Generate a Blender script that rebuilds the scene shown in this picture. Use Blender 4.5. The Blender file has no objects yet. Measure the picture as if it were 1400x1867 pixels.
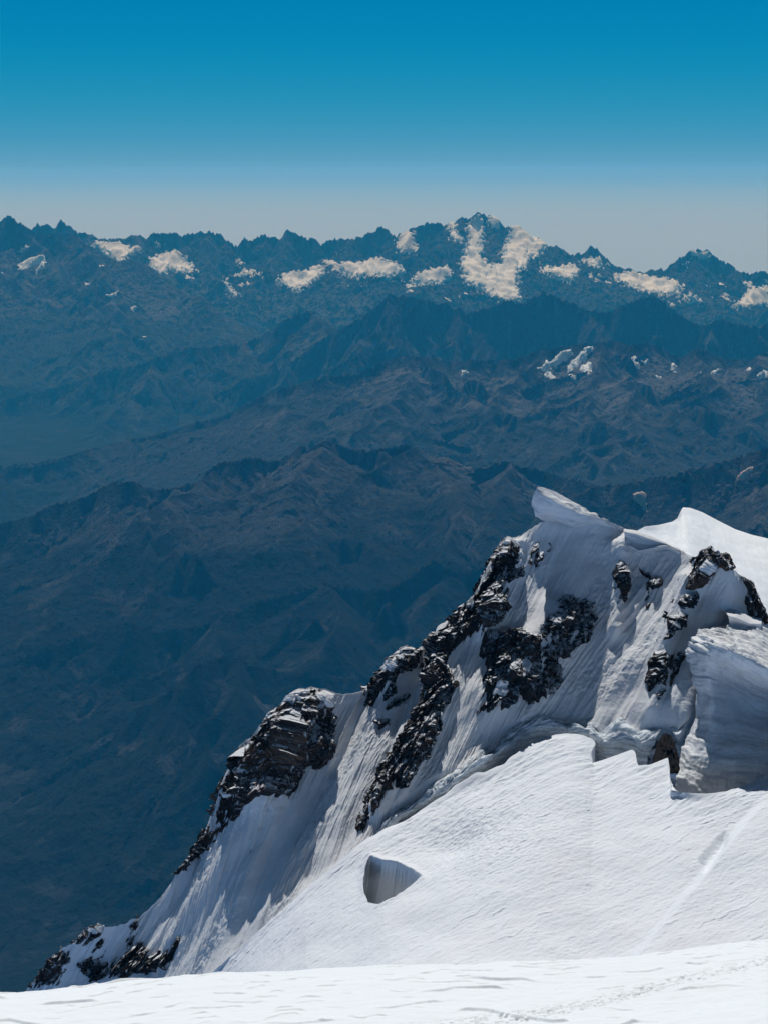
import bpy, math
import numpy as np
from mathutils import Vector

# ------------------------------------------------------------------ camera, sky, sun, exposure
scene = bpy.context.scene
CAMZ = 4700.0                     # metres above the sea: a shoulder of a high snow mountain
FPX = 4043.0                      # focal length in photo pixels (1400 x 1867)
PITCH = math.atan((933.5 - 315.0) / FPX)
cam = bpy.data.cameras.new('camera')
cam.sensor_fit = 'VERTICAL'
cam.sensor_height = 36.0
cam.sensor_width = 27.0
cam.lens = 36.0 * FPX / 1867.0
cam.clip_start = 0.5
cam.clip_end = 300000.0
camo = bpy.data.objects.new('camera', cam)
scene.collection.objects.link(camo)
camo.location = (0, 0, CAMZ)
camo.rotation_euler = (math.pi / 2 - PITCH, 0, 0)
scene.camera = camo

SUN_EL = math.radians(56.0)
SUN_AZ = math.radians(-6.0)        # straight ahead of the camera (+y), positive to the right
SUN_DIR = Vector((math.sin(SUN_AZ) * math.cos(SUN_EL), math.cos(SUN_AZ) * math.cos(SUN_EL), math.sin(SUN_EL)))
world = bpy.data.worlds.new('World')
scene.world = world
world.use_nodes = True
wn = world.node_tree.nodes
wl = world.node_tree.links
wn.clear()
w_out = wn.new('ShaderNodeOutputWorld')
w_bg = wn.new('ShaderNodeBackground')
w_bg.inputs['Strength'].default_value = 0.05
w_sky = wn.new('ShaderNodeTexSky')
w_sky.sky_type = 'NISHITA'
w_sky.sun_disc = False
w_sky.sun_elevation = SUN_EL
w_sky.sun_rotation = SUN_AZ
w_sky.altitude = 4700.0
w_sky.air_density = 0.6
w_sky.dust_density = 0.0
w_sky.ozone_density = 2.0
# the clear air of altitude: deep teal a few degrees up, a pale band of far haze lying along the horizon
w_tc = wn.new('ShaderNodeTexCoord')
w_sep = wn.new('ShaderNodeSeparateXYZ')
wl.new(w_tc.outputs['Generated'], w_sep.inputs[0])
w_map = wn.new('ShaderNodeMapRange')
w_map.inputs['From Min'].default_value = -0.06
w_map.inputs['From Max'].default_value = 0.14
wl.new(w_sep.outputs['Z'], w_map.inputs['Value'])
# faint level streaks in the haze band
w_vm = wn.new('ShaderNodeVectorMath'); w_vm.operation = 'MULTIPLY'
w_vm.inputs[1].default_value = (2.0, 2.0, 190.0)
wl.new(w_tc.outputs['Generated'], w_vm.inputs[0])
w_nz = wn.new('ShaderNodeTexNoise')
w_nz.inputs['Scale'].default_value = 1.0
w_nz.inputs['Detail'].default_value = 2.0
wl.new(w_vm.outputs[0], w_nz.inputs['Vector'])
w_ad = wn.new('ShaderNodeMath'); w_ad.operation = 'MULTIPLY_ADD'
w_ad.inputs[1].default_value = 0.016
w_ce = wn.new('ShaderNodeMath'); w_ce.operation = 'SUBTRACT'; w_ce.inputs[1].default_value = 0.5
wl.new(w_nz.outputs['Fac'], w_ce.inputs[0])
wl.new(w_ce.outputs[0], w_ad.inputs[0])
wl.new(w_map.outputs[0], w_ad.inputs[2])
w_ramp = wn.new('ShaderNodeValToRGB')
w_ramp.color_ramp.interpolation = 'B_SPLINE'
cr = w_ramp.color_ramp
HAZE_COL = (0.036, 0.465, 0.97)
HAZE_DEN = 2.8e-5
HAZE_TOP = 120.0
def srgb(v): return tuple((c / 255 / 12.92) if c <= 10 else ((c / 255 + 0.055) / 1.055) ** 2.4 for c in v)
SEEN = [(-0.06, (150, 162, 165)), (-0.028, (153, 165, 168)), (-0.016, (149, 166, 171)), (-0.010, (136, 165, 175)), (-0.003, (116, 160, 180)), (0.004, (98, 156, 181)), (0.016, (68, 149, 182)),
        (0.030, (42, 144, 180)), (0.045, (20, 139, 180)), (0.060, (7, 133, 179)), (0.080, (0, 126, 176)), (0.14, (0, 105, 165))]
SKY = []
for z_ in [-0.06, -0.028, -0.020, -0.016, -0.013, -0.010, -0.006, -0.003, -0.001, 0.001, 0.00214, 0.0026, 0.0031, 0.0037, 0.0045, 0.0055, 0.007, 0.009, 0.012, 0.016, 0.022, 0.030, 0.037, 0.045, 0.052, 0.060, 0.070, 0.080, 0.14]:
    c_ = [np.interp(z_, [q[0] for q in SEEN], [q[1][k] for q in SEEN]) for k in range(3)]
    path_ = 56000.0 if z_ <= HAZE_TOP / 56000.0 else HAZE_TOP / z_
    col_ = []
    for hc, v_ in zip(HAZE_COL, srgb(c_)):
        T_ = math.exp(-path_ * HAZE_DEN * hc)
        col_.append(max(0.0, (v_ - 0.20 * (1 - T_)) / T_))
    SKY.append(((z_ + 0.06) / 0.2, tuple(col_)))
cr.interpolation = 'LINEAR'
while len(cr.elements) < len(SKY):
    cr.elements.new(0.5)
for e, (p, c) in zip(cr.elements, SKY):
    e.position = p
    e.color = (*c, 1)
wl.new(w_ad.outputs[0], w_ramp.inputs[0])
w_sc = wn.new('ShaderNodeMix'); w_sc.data_type = 'RGBA'; w_sc.blend_type = 'MULTIPLY'
w_sc.inputs[0].default_value = 1.0
w_sc.inputs[7].default_value = (20.0, 20.0, 20.0, 1)
wl.new(w_ramp.outputs[0], w_sc.inputs[6])
w_hi = wn.new('ShaderNodeMapRange')           # above ten degrees the physical sky takes over
w_hi.inputs['From Min'].default_value = 0.12
w_hi.inputs['From Max'].default_value = 0.30
wl.new(w_sep.outputs['Z'], w_hi.inputs['Value'])
w_mix = wn.new('ShaderNodeMix'); w_mix.data_type = 'RGBA'
wl.new(w_hi.outputs[0], w_mix.inputs[0])
wl.new(w_sc.outputs[2], w_mix.inputs[6])
w_dim = wn.new('ShaderNodeMix'); w_dim.data_type = 'RGBA'; w_dim.blend_type = 'MULTIPLY'
w_dim.inputs[0].default_value = 1.0
w_dim.inputs[7].default_value = (0.62, 0.585, 0.49, 1)     # the thin dark sky overhead at this height
wl.new(w_sky.outputs[0], w_dim.inputs[6])
wl.new(w_dim.outputs[2], w_mix.inputs[7])
wl.new(w_mix.outputs[2], w_bg.inputs['Color'])
wl.new(w_bg.outputs[0], w_out.inputs['Surface'])

sun = bpy.data.lights.new('sun', 'SUN')
sun.energy = 3.5
sun.angle = math.radians(0.5)
sun.color = (1.0, 0.985, 0.965)
suno = bpy.data.objects.new('sun', sun)
scene.collection.objects.link(suno)
suno.location = (0, 0, CAMZ + 50)
suno.rotation_euler = SUN_DIR.to_track_quat('Z', 'Y').to_euler()

scene.view_settings.view_transform = 'Standard'
scene.view_settings.look = 'None'
scene.view_settings.exposure = 0.0
scene.view_settings.gamma = 1.0
scene.cycles.use_denoising = True
scene.cycles.max_bounces = 5
scene.cycles.diffuse_bounces = 2
scene.cycles.volume_bounces = 0

# ------------------------------------------------------------------ helpers
CP, SP = math.cos(PITCH), math.sin(PITCH)
F32 = np.float32

def unproj(px, py, D):
    """The world point seen at a photo pixel, D metres ahead (horizontal distance)."""
    px = np.asarray(px, float); py = np.asarray(py, float); D = np.asarray(D, float)
    a = (px - 700.0) / FPX
    b = (933.5 - py) / FPX
    fy = CP + b * SP
    fz = -SP + b * CP
    return np.stack([a / fy * D, D + 0 * a, fz / fy * D + CAMZ], -1)

def proj(P):
    x, y, z = P[..., 0], P[..., 1], P[..., 2] - CAMZ
    w = y * CP - z * SP
    u = y * SP + z * CP
    return 700.0 + FPX * x / w, 933.5 - FPX * u / w

def _h(ix, iy, seed):
    ix = ix.astype(np.int64).astype(np.uint32); iy = iy.astype(np.int64).astype(np.uint32)
    h = ix * np.uint32(374761393) + iy * np.uint32(668265263) + np.uint32((seed * 1274126177 + 12345) & 0xffffffff)
    h = (h ^ (h >> np.uint32(13))) * np.uint32(1274126177)
    h = (h ^ (h >> np.uint32(16))) * np.uint32(2246822519)
    return h ^ (h >> np.uint32(15))

def rnd(ix, iy, seed):
    return (_h(ix, iy, seed) & np.uint32(0xffff)).astype(F32) / 65535.0

def noise(x, y, seed=0):
    """Gradient noise, about -0.7..0.7."""
    x = np.asarray(x, float); y = np.asarray(y, float)
    x, y = np.broadcast_arrays(x, y)
    xi = np.floor(x); yi = np.floor(y)
    fx = (x - xi).astype(F32); fy = (y - yi).astype(F32)
    u = fx * fx * fx * (fx * (fx * 6 - 15) + 10); v = fy * fy * fy * (fy * (fy * 6 - 15) + 10)
    def g(ox, oy):
        a = rnd(xi + ox, yi + oy, seed) * F32(2 * math.pi)
        return np.cos(a) * (fx - ox) + np.sin(a) * (fy - oy)
    a = g(0, 0); b = g(1, 0); c = g(0, 1); d = g(1, 1)
    return (a + (b - a) * u + (c - a) * v + (a - b - c + d) * u * v) * F32(1.35)

def fbm(x, y, oct=4, seed=0, gain=0.5):
    s = 0; a = 1.0
    for i in range(oct):
        s = s + a * noise(x * 2.03 ** i + 17.3 * i, y * 2.03 ** i - 9.1 * i, seed + i)
        a *= gain
    return s

def ridged(x, y, oct=4, seed=0, gain=0.5):
    """0..1-ish, sharp crests."""
    s = 0; a = 1.0; w = 1.0; t = 0
    for i in range(oct):
        n = 1.0 - np.abs(noise(x * 2.07 ** i + 31.7 * i, y * 2.07 ** i + 5.9 * i, seed + i)) * 1.6
        n = np.clip(n, 0, 1) ** 2
        s = s + a * n * w
        w = np.clip(n * 1.4, 0, 1)
        t += a; a *= gain
    return s / t

def sstep(a, b, x):
    t = np.clip((x - a) / (b - a), 0, 1)
    return t * t * (3 - 2 * t)

def facets(x, y, seed=0, tilt=1.0):
    """Broken rock: every Voronoi cell is a block with a height and a tilt of its own."""
    xi = np.floor(x); yi = np.floor(y)
    best = np.full(x.shape, 1e9, F32); val = np.zeros(x.shape, F32)
    for ox in (-1, 0, 1):
        for oy in (-1, 0, 1):
            cx = xi + ox; cy = yi + oy
            dx = (x - (cx + rnd(cx, cy, seed))).astype(F32); dy = (y - (cy + rnd(cx, cy, seed + 1))).astype(F32)
            d = dx * dx + dy * dy
            v = rnd(cx, cy, seed + 2) - 0.5 + tilt * ((rnd(cx, cy, seed + 3) - 0.5) * dx + (rnd(cx, cy, seed + 4) - 0.42) * dy)
            m = d < best
            best = np.where(m, d, best); val = np.where(m, v, val)
    return val

def sdist(poly, x, y):
    """Signed distance to a polygon, positive inside."""
    poly = np.asarray(poly, F32); x = x.astype(F32); y = y.astype(F32)
    d = np.full(x.shape, 1e12, F32); ins = np.zeros(x.shape, bool)
    n = len(poly)
    for i in range(n):
        ax, ay = poly[i]; bx, by = poly[(i + 1) % n]
        ex, ey = bx - ax, by - ay
        t = np.clip(((x - ax) * ex + (y - ay) * ey) / (ex * ex + ey * ey + 1e-9), 0, 1)
        d = np.minimum(d, (x - ax - t * ex) ** 2 + (y - ay - t * ey) ** 2)
        c = ((ay > y) != (by > y))
        xx = ax + (y - ay) * ex / (ey if abs(ey) > 1e-9 else 1e-9)
        ins ^= c & (x < xx)
    return np.where(ins, 1, -1) * np.sqrt(d)

def put(o, name_label=None, cat=None, group=None, kind=None):
    if name_label: o['label'] = name_label
    if cat: o['category'] = cat
    if group: o['group'] = group
    if kind: o['kind'] = kind
    return o

def grid_obj(name, P, mat, keep=None, parent=None, smooth=True, flip=False, attrs=None):
    """One mesh object from a grid of points (rows, cols, 3); keep masks vertices."""
    R, C = P.shape[:2]
    P = np.asarray(P, F32)
    idx = np.arange(R * C).reshape(R, C)
    q = np.stack([idx[:-1, :-1], idx[:-1, 1:], idx[1:, 1:], idx[1:, :-1]], -1).reshape(-1, 4)
    if flip: q = q[:, ::-1]
    if keep is not None:
        kf = keep.reshape(-1)[q].any(1)
        q = q[kf]
    used = np.zeros(R * C, bool); used[q.reshape(-1)] = True
    new = np.cumsum(used) - 1
    q = new[q]
    V = P.reshape(-1, 3)[used]
    me = bpy.data.meshes.new(name)
    me.vertices.add(len(V)); me.vertices.foreach_set('co', V.reshape(-1))
    me.loops.add(q.size); me.loops.foreach_set('vertex_index', q.reshape(-1).astype(np.int32))
    me.polygons.add(len(q))
    me.polygons.foreach_set('loop_start', np.arange(0, q.size, 4, dtype=np.int32))
    me.polygons.foreach_set('loop_total', np.full(len(q), 4, np.int32))
    me.polygons.foreach_set('use_smooth', np.full(len(q), smooth, bool))
    for an, av in (attrs or {}).items():
        at = me.attributes.new(an, 'FLOAT', 'POINT')
        at.data.foreach_set('value', np.asarray(av, F32).reshape(-1)[used])
    me.materials.append(mat)
    me.update(calc_edges=True)
    o = bpy.data.objects.new(name, me)
    scene.collection.objects.link(o)
    if parent is not None: o.parent = parent
    return o

def normals(P):
    du = np.gradient(P, axis=1); dv = np.gradient(P, axis=0)
    n = np.cross(du, dv)
    return n / (np.linalg.norm(n, axis=-1, keepdims=True) + 1e-9)

def interp_rows(pts, u):
    """Piecewise-linear polyline columns at parameter u (0..1 by key index given in first column)."""
    pts = np.asarray(pts, float)
    return np.stack([np.interp(u, pts[:, 0], pts[:, k]) for k in range(1, pts.shape[1])], -1)

def loft(rows, ts, tgrid):
    """Smooth (Catmull-Rom) loft through rows (n, cols, 3) at ts, sampled at tgrid."""
    rows = np.asarray(rows, float); ts = np.asarray(ts, float)
    m = np.gradient(rows, ts, axis=0)
    out = np.empty((len(tgrid),) + rows.shape[1:])
    for k, t in enumerate(tgrid):
        i = int(np.clip(np.searchsorted(ts, t) - 1, 0, len(ts) - 2))
        h = ts[i + 1] - ts[i]; x = (t - ts[i]) / h
        h00 = 2 * x ** 3 - 3 * x ** 2 + 1; h10 = x ** 3 - 2 * x ** 2 + x; h01 = -2 * x ** 3 + 3 * x ** 2; h11 = x ** 3 - x ** 2
        out[k] = h00 * rows[i] + h10 * h * m[i] + h01 * rows[i + 1] + h11 * h * m[i + 1]
    return out

def upsample(A, k):
    """Bilinear upsampling of a grid (rows, cols[, c]) by k."""
    R, C = A.shape[:2]
    r = np.linspace(0, R - 1, (R - 1) * k + 1); c = np.linspace(0, C - 1, (C - 1) * k + 1)
    r0 = np.minimum(r.astype(int), R - 2); c0 = np.minimum(c.astype(int), C - 2)
    fr = (r - r0)[:, None]; fc = (c - c0)[None, :]
    if A.ndim == 3: fr = fr[..., None]; fc = fc[..., None]
    a = A[r0][:, c0]; b = A[r0][:, c0 + 1]; d = A[r0 + 1][:, c0]; e = A[r0 + 1][:, c0 + 1]
    return (a * (1 - fc) + b * fc) * (1 - fr) + (d * (1 - fc) + e * fc) * fr

# ------------------------------------------------------------------ materials
def new_mat(name):
    m = bpy.data.materials.new(name); m.use_nodes = True
    nt = m.node_tree; nt.nodes.clear()
    out = nt.nodes.new('ShaderNodeOutputMaterial'); b = nt.nodes.new('ShaderNodeBsdfPrincipled')
    nt.links.new(b.outputs[0], out.inputs['Surface'])
    return m, nt, b

def n_noise(nt, vec, scale, detail=5, rough=0.55):
    n = nt.nodes.new('ShaderNodeTexNoise'); n.inputs['Scale'].default_value = scale
    n.inputs['Detail'].default_value = detail; n.inputs['Roughness'].default_value = rough
    nt.links.new(vec, n.inputs['Vector']); return n.outputs['Fac']

def n_range(nt, v, a, b, c=0.0, d=1.0):
    n = nt.nodes.new('ShaderNodeMapRange'); n.interpolation_type = 'SMOOTHSTEP'
    for k, x in zip(('From Min', 'From Max', 'To Min', 'To Max'), (a, b, c, d)): n.inputs[k].default_value = x
    nt.links.new(v, n.inputs['Value']); return n.outputs[0]

def n_mix(nt, f, a, b):
    n = nt.nodes.new('ShaderNodeMix'); n.data_type = 'RGBA'
    if isinstance(f, float): n.inputs[0].default_value = f
    else: nt.links.new(f, n.inputs[0])
    for k, x in ((6, a), (7, b)):
        if isinstance(x, tuple): n.inputs[k].default_value = (*x, 1)
        else: nt.links.new(x, n.inputs[k])
    return n.outputs[2]

def n_math(nt, op, a, b=0.0, c=0.0):
    n = nt.nodes.new('ShaderNodeMath'); n.operation = op
    for k, x in ((0, a), (1, b), (2, c)):
        if isinstance(x, (int, float)): n.inputs[k].default_value = x
        else: nt.links.new(x, n.inputs[k])
    return n.outputs[0]

def n_bump(nt, b, h, dist, strength=1.0):
    n = nt.nodes.new('ShaderNodeBump'); n.inputs['Distance'].default_value = dist; n.inputs['Strength'].default_value = strength
    nt.links.new(h, n.inputs['Height']); nt.links.new(n.outputs[0], b.inputs['Normal'])

def pos(nt): return nt.nodes.new('ShaderNodeNewGeometry')

def snow_mat(name, base=(0.73, 0.745, 0.76), dirt=(0.58, 0.55, 0.56), dirt_amt=0.35, bump=0.06, gscale=1.0):
    m, nt, b = new_mat(name)
    g = pos(nt); P = g.outputs['Position']
    f = n_range(nt, n_noise(nt, P, 0.05 * gscale, 4), 0.5, 0.72, 0, dirt_amt)
    nt.links.new(n_mix(nt, f, base, dirt), b.inputs['Base Color'])
    b.inputs['Roughness'].default_value = 0.75
    b.inputs['Specular IOR Level'].default_value = 0.15
    h = n_math(nt, 'ADD', n_noise(nt, P, 2.2 * gscale, 4, 0.6), n_math(nt, 'MULTIPLY', n_noise(nt, P, 0.6 * gscale, 3), 1.5))
    n_bump(nt, b, h, bump)
    return m

def ice_mat(name):
    m, nt, b = new_mat(name)
    g = pos(nt); P = g.outputs['Position']
    mp = nt.nodes.new('ShaderNodeMapping'); mp.inputs['Scale'].default_value = (0.25, 0.25, 1.6); mp.inputs['Rotation'].default_value = (0.1, 0.25, 0)
    nt.links.new(P, mp.inputs['Vector'])
    f = n_range(nt, n_noise(nt, mp.outputs[0], 1.0, 5), 0.42, 0.62)
    nt.links.new(n_mix(nt, f, (0.72, 0.78, 0.83), (0.40, 0.47, 0.53)), b.inputs['Base Color'])
    b.inputs['Roughness'].default_value = 0.6
    b.inputs['Specular IOR Level'].default_value = 0.25
    n_bump(nt, b, n_noise(nt, P, 1.2, 5, 0.6), 0.35)
    return m

def rock_mat(name, dark=(0.014, 0.012, 0.012), mid=(0.055, 0.038, 0.029), snow_lo=0.78, snow_hi=0.90, plaster=0.90):
    m, nt, b = new_mat(name)
    g = pos(nt); P = g.outputs['Position']
    f = n_range(nt, n_noise(nt, P, 0.12, 5, 0.6), 0.42, 0.68)
    f2 = n_range(nt, n_noise(nt, P, 1.1, 4, 0.65), 0.40, 0.70)
    c = n_mix(nt, f, dark, mid)
    c = n_mix(nt, n_math(nt, 'MULTIPLY', f2, 0.5), c, (0.035, 0.030, 0.029))
    sep = nt.nodes.new('ShaderNodeSeparateXYZ'); nt.links.new(g.outputs['Normal'], sep.inputs[0])
    s = n_math(nt, 'MULTIPLY_ADD', n_noise(nt, P, 0.55, 4, 0.6), 0.34, sep.outputs['Z'])
    s = n_range(nt, s, snow_lo + 0.17, snow_hi + 0.17)
    mp = nt.nodes.new('ShaderNodeMapping'); mp.inputs['Scale'].default_value = (1.0, 0.7, 0.62); mp.inputs['Rotation'].default_value = (0, 0.45, 0)
    nt.links.new(P, mp.inputs['Vector'])
    pl = n_math(nt, 'MULTIPLY_ADD', n_noise(nt, P, 0.16, 2), 0.45, n_noise(nt, mp.outputs[0], 0.85, 5, 0.62))
    pl = n_range(nt, n_math(nt, 'MULTIPLY_ADD', sep.outputs['Z'], 0.10, pl), plaster, plaster + 0.012)
    s = n_math(nt, 'MAXIMUM', s, pl)
    c = n_mix(nt, s, c, (0.76, 0.79, 0.83))
    nt.links.new(c, b.inputs['Base Color'])
    b.inputs['Roughness'].default_value = 0.85
    b.inputs['Specular IOR Level'].default_value = 0.2
    n_bump(nt, b, n_noise(nt, P, 2.4, 5, 0.7), 0.35)
    return m

def far_mat(name, forest_z, grass_z, rock=(0.042, 0.046, 0.052), scree=(0.118, 0.122, 0.130), grass=(0.034, 0.040, 0.042), forest=(0.010, 0.014, 0.012), s=1.0):
    m, nt, b = new_mat(name)
    g = pos(nt); P = g.outputs['Position']
    sep = nt.nodes.new('ShaderNodeSeparateXYZ'); nt.links.new(P, sep.inputs[0])
    sn = nt.nodes.new('ShaderNodeSeparateXYZ'); nt.links.new(g.outputs['Normal'], sn.inputs[0])
    n1 = n_noise(nt, P, 0.0022 * s, 6, 0.62)
    n2 = n_noise(nt, P, 0.012 * s, 5, 0.65)
    n3 = n_noise(nt, P, 0.0006 * s, 4, 0.55)
    # vertical streaks of scree below the crags
    mp = nt.nodes.new('ShaderNodeMapping'); mp.inputs['Scale'].default_value = (0.010 * s, 0.004 * s, 0.0012 * s)
    nt.links.new(P, mp.inputs['Vector'])
    st = n_noise(nt, mp.outputs[0], 1.0, 5, 0.65)
    nzv = n_math(nt, 'MULTIPLY_ADD', n1, 0.6, n_math(nt, 'MULTIPLY_ADD', n2, 0.16, sn.outputs['Z']))
    c = n_mix(nt, n_range(nt, n1, 0.40, 0.60), rock, tuple(x * 0.45 for x in rock))
    deb = n_range(nt, nzv, 1.0, 1.28)                 # debris and thin turf lie on the gentler ground, cliffs stay bare and dark
    c = n_mix(nt, deb, c, n_mix(nt, n_range(nt, n3, 0.38, 0.62), tuple(x * 0.62 for x in scree), scree))
    c = n_mix(nt, n_math(nt, 'MULTIPLY', n_range(nt, st, 0.54, 0.66), 0.7), c, tuple(x * 1.1 for x in scree))
    c = n_mix(nt, n_math(nt, 'MULTIPLY', n_range(nt, n2, 0.50, 0.68), 0.6), c, tuple(x * 0.35 for x in rock))
    zz = n_math(nt, 'MULTIPLY_ADD', n_math(nt, 'ADD', n1, n3), 900.0, n_math(nt, 'SUBTRACT', sep.outputs['Z'], 900.0))
    flat = n_range(nt, sn.outputs['Z'], 0.70, 0.90)
    gr = n_math(nt, 'MULTIPLY', n_math(nt, 'SUBTRACT', 1.0, n_range(nt, zz, grass_z - 250, grass_z + 250)), flat)
    gcol = n_mix(nt, n_range(nt, n2, 0.35, 0.65), grass, tuple(x * 0.6 for x in grass))
    c = n_mix(nt, gr, c, gcol)
    fo = n_math(nt, 'SUBTRACT', 1.0, n_range(nt, zz, forest_z - 130, forest_z + 130))
    clearing = n_range(nt, n_noise(nt, P, 0.0035 * s, 5, 0.6), 0.56, 0.62, 1.0, 0.25)
    c = n_mix(nt, n_math(nt, 'MULTIPLY', fo, clearing), c, forest)
    nt.links.new(c, b.inputs['Base Color'])
    b.inputs['Roughness'].default_value = 0.95
    b.inputs['Specular IOR Level'].default_value = 0.05
    n_bump(nt, b, n_math(nt, 'ADD', n2, n_math(nt, 'MULTIPLY', n_noise(nt, P, 0.04 * s, 4, 0.65), 0.35)), 45.0 / s)
    return m

M_SNOW = snow_mat('face_snow', dirt_amt=0.3, bump=0.10)
M_GLAC = snow_mat('glacier_snow', base=(0.79, 0.83, 0.88), dirt=(0.74, 0.76, 0.80), dirt_amt=0.6, bump=0.05)
M_FORE = snow_mat('foreground_snow', base=(0.82, 0.865, 0.90), dirt_amt=0.05, bump=0.025, gscale=2.0)
M_CORN = snow_mat('cornice_snow', dirt_amt=0.1, bump=0.08)
M_ICE = ice_mat('schrund_ice')
def layered_mat(name):
    m, nt, b = new_mat(name)
    g = pos(nt); P = g.outputs['Position']
    at = nt.nodes.new('ShaderNodeAttribute'); at.attribute_name = 'layer'
    w = n_math(nt, 'MULTIPLY_ADD', n_noise(nt, P, 0.25, 4), 1.6, at.outputs['Fac'])
    cb = nt.nodes.new('ShaderNodeCombineXYZ'); nt.links.new(w, cb.inputs[0])
    f = n_range(nt, n_noise(nt, cb.outputs[0], 0.9, 6, 0.7), 0.44, 0.66)
    f = n_math(nt, 'MULTIPLY', f, n_range(nt, n_noise(nt, P, 0.12, 2), 0.35, 0.6, 0.25, 0.9))
    nt.links.new(n_mix(nt, f, (0.74, 0.76, 0.78), (0.40, 0.44, 0.48)), b.inputs['Base Color'])
    b.inputs['Roughness'].default_value = 0.7; b.inputs['Specular IOR Level'].default_value = 0.2
    n_bump(nt, b, n_math(nt, 'ADD', n_noise(nt, P, 1.6, 4, 0.6), n_noise(nt, cb.outputs[0], 1.4, 4, 0.6)), 0.22)
    return m
M_LAYER = layered_mat('layered_snow')
M_ROCK = rock_mat('dark_rock')
M_ROCKS = rock_mat('speckled_rock', plaster=0.84)
M_ROCKB = rock_mat('brown_rock', dark=(0.018, 0.014, 0.013), mid=(0.12, 0.076, 0.052))
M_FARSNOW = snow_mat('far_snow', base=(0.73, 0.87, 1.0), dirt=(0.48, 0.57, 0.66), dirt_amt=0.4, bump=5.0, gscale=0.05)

# ------------------------------------------------------------------ far mountains
def spurs_for(crest, rng, step, length, drop, spread, minz, sub=True, front_bias=0.8, subp=0.45):
    """Side ribs that branch off a crest polyline (3-D points), and smaller ribs off those."""
    out = []
    seg = np.linalg.norm(np.diff(crest[:, :2], axis=0), axis=1)
    acc = np.concatenate([[0], np.cumsum(seg)])
    s = rng.uniform(0.2, 0.8) * step
    while s < acc[-1]:
        p = np.array([np.interp(s, acc, crest[:, k]) for k in range(3)])
        if p[2] > minz + 60:
            front = rng.random() < front_bias
            ang = rng.uniform(-spread, spread) + (-math.pi / 2 if front else math.pi / 2)
            L = length * rng.uniform(0.6, 1.4) * min(1.0, (p[2] - minz) / 900.0 + 0.25)
            n = 7
            line = [p - np.array([0, 0, 12.0])]
            a = ang
            for k in range(n):
                a = ang + rng.uniform(-0.45, 0.45)
                st = L / n
                q = line[-1] + np.array([math.cos(a) * st, math.sin(a) * st, -drop * st * rng.uniform(0.35, 1.65)])
                line.append(q)
            line = np.array(line)
            out.append(line)
            if sub:
                for k in range(1, n):
                    for side in (-1, 1):
                        if rng.random() < subp:
                            b0 = line[k]
                            aa = ang + side * rng.uniform(0.6, 1.15)
                            l2 = L * rng.uniform(0.18, 0.40)
                            sl = [b0 - np.array([0, 0, 6.0])]
                            for j in range(3):
                                ab = aa + rng.uniform(-0.35, 0.35)
                                sl.append(sl[-1] + np.array([math.cos(ab) * l2 / 3, math.sin(ab) * l2 / 3, -drop * 1.25 * l2 / 3 * rng.uniform(0.5, 1.5)]))
                            out.append(np.array(sl))
        s += step * rng.uniform(0.55, 1.45)
    return out

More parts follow.
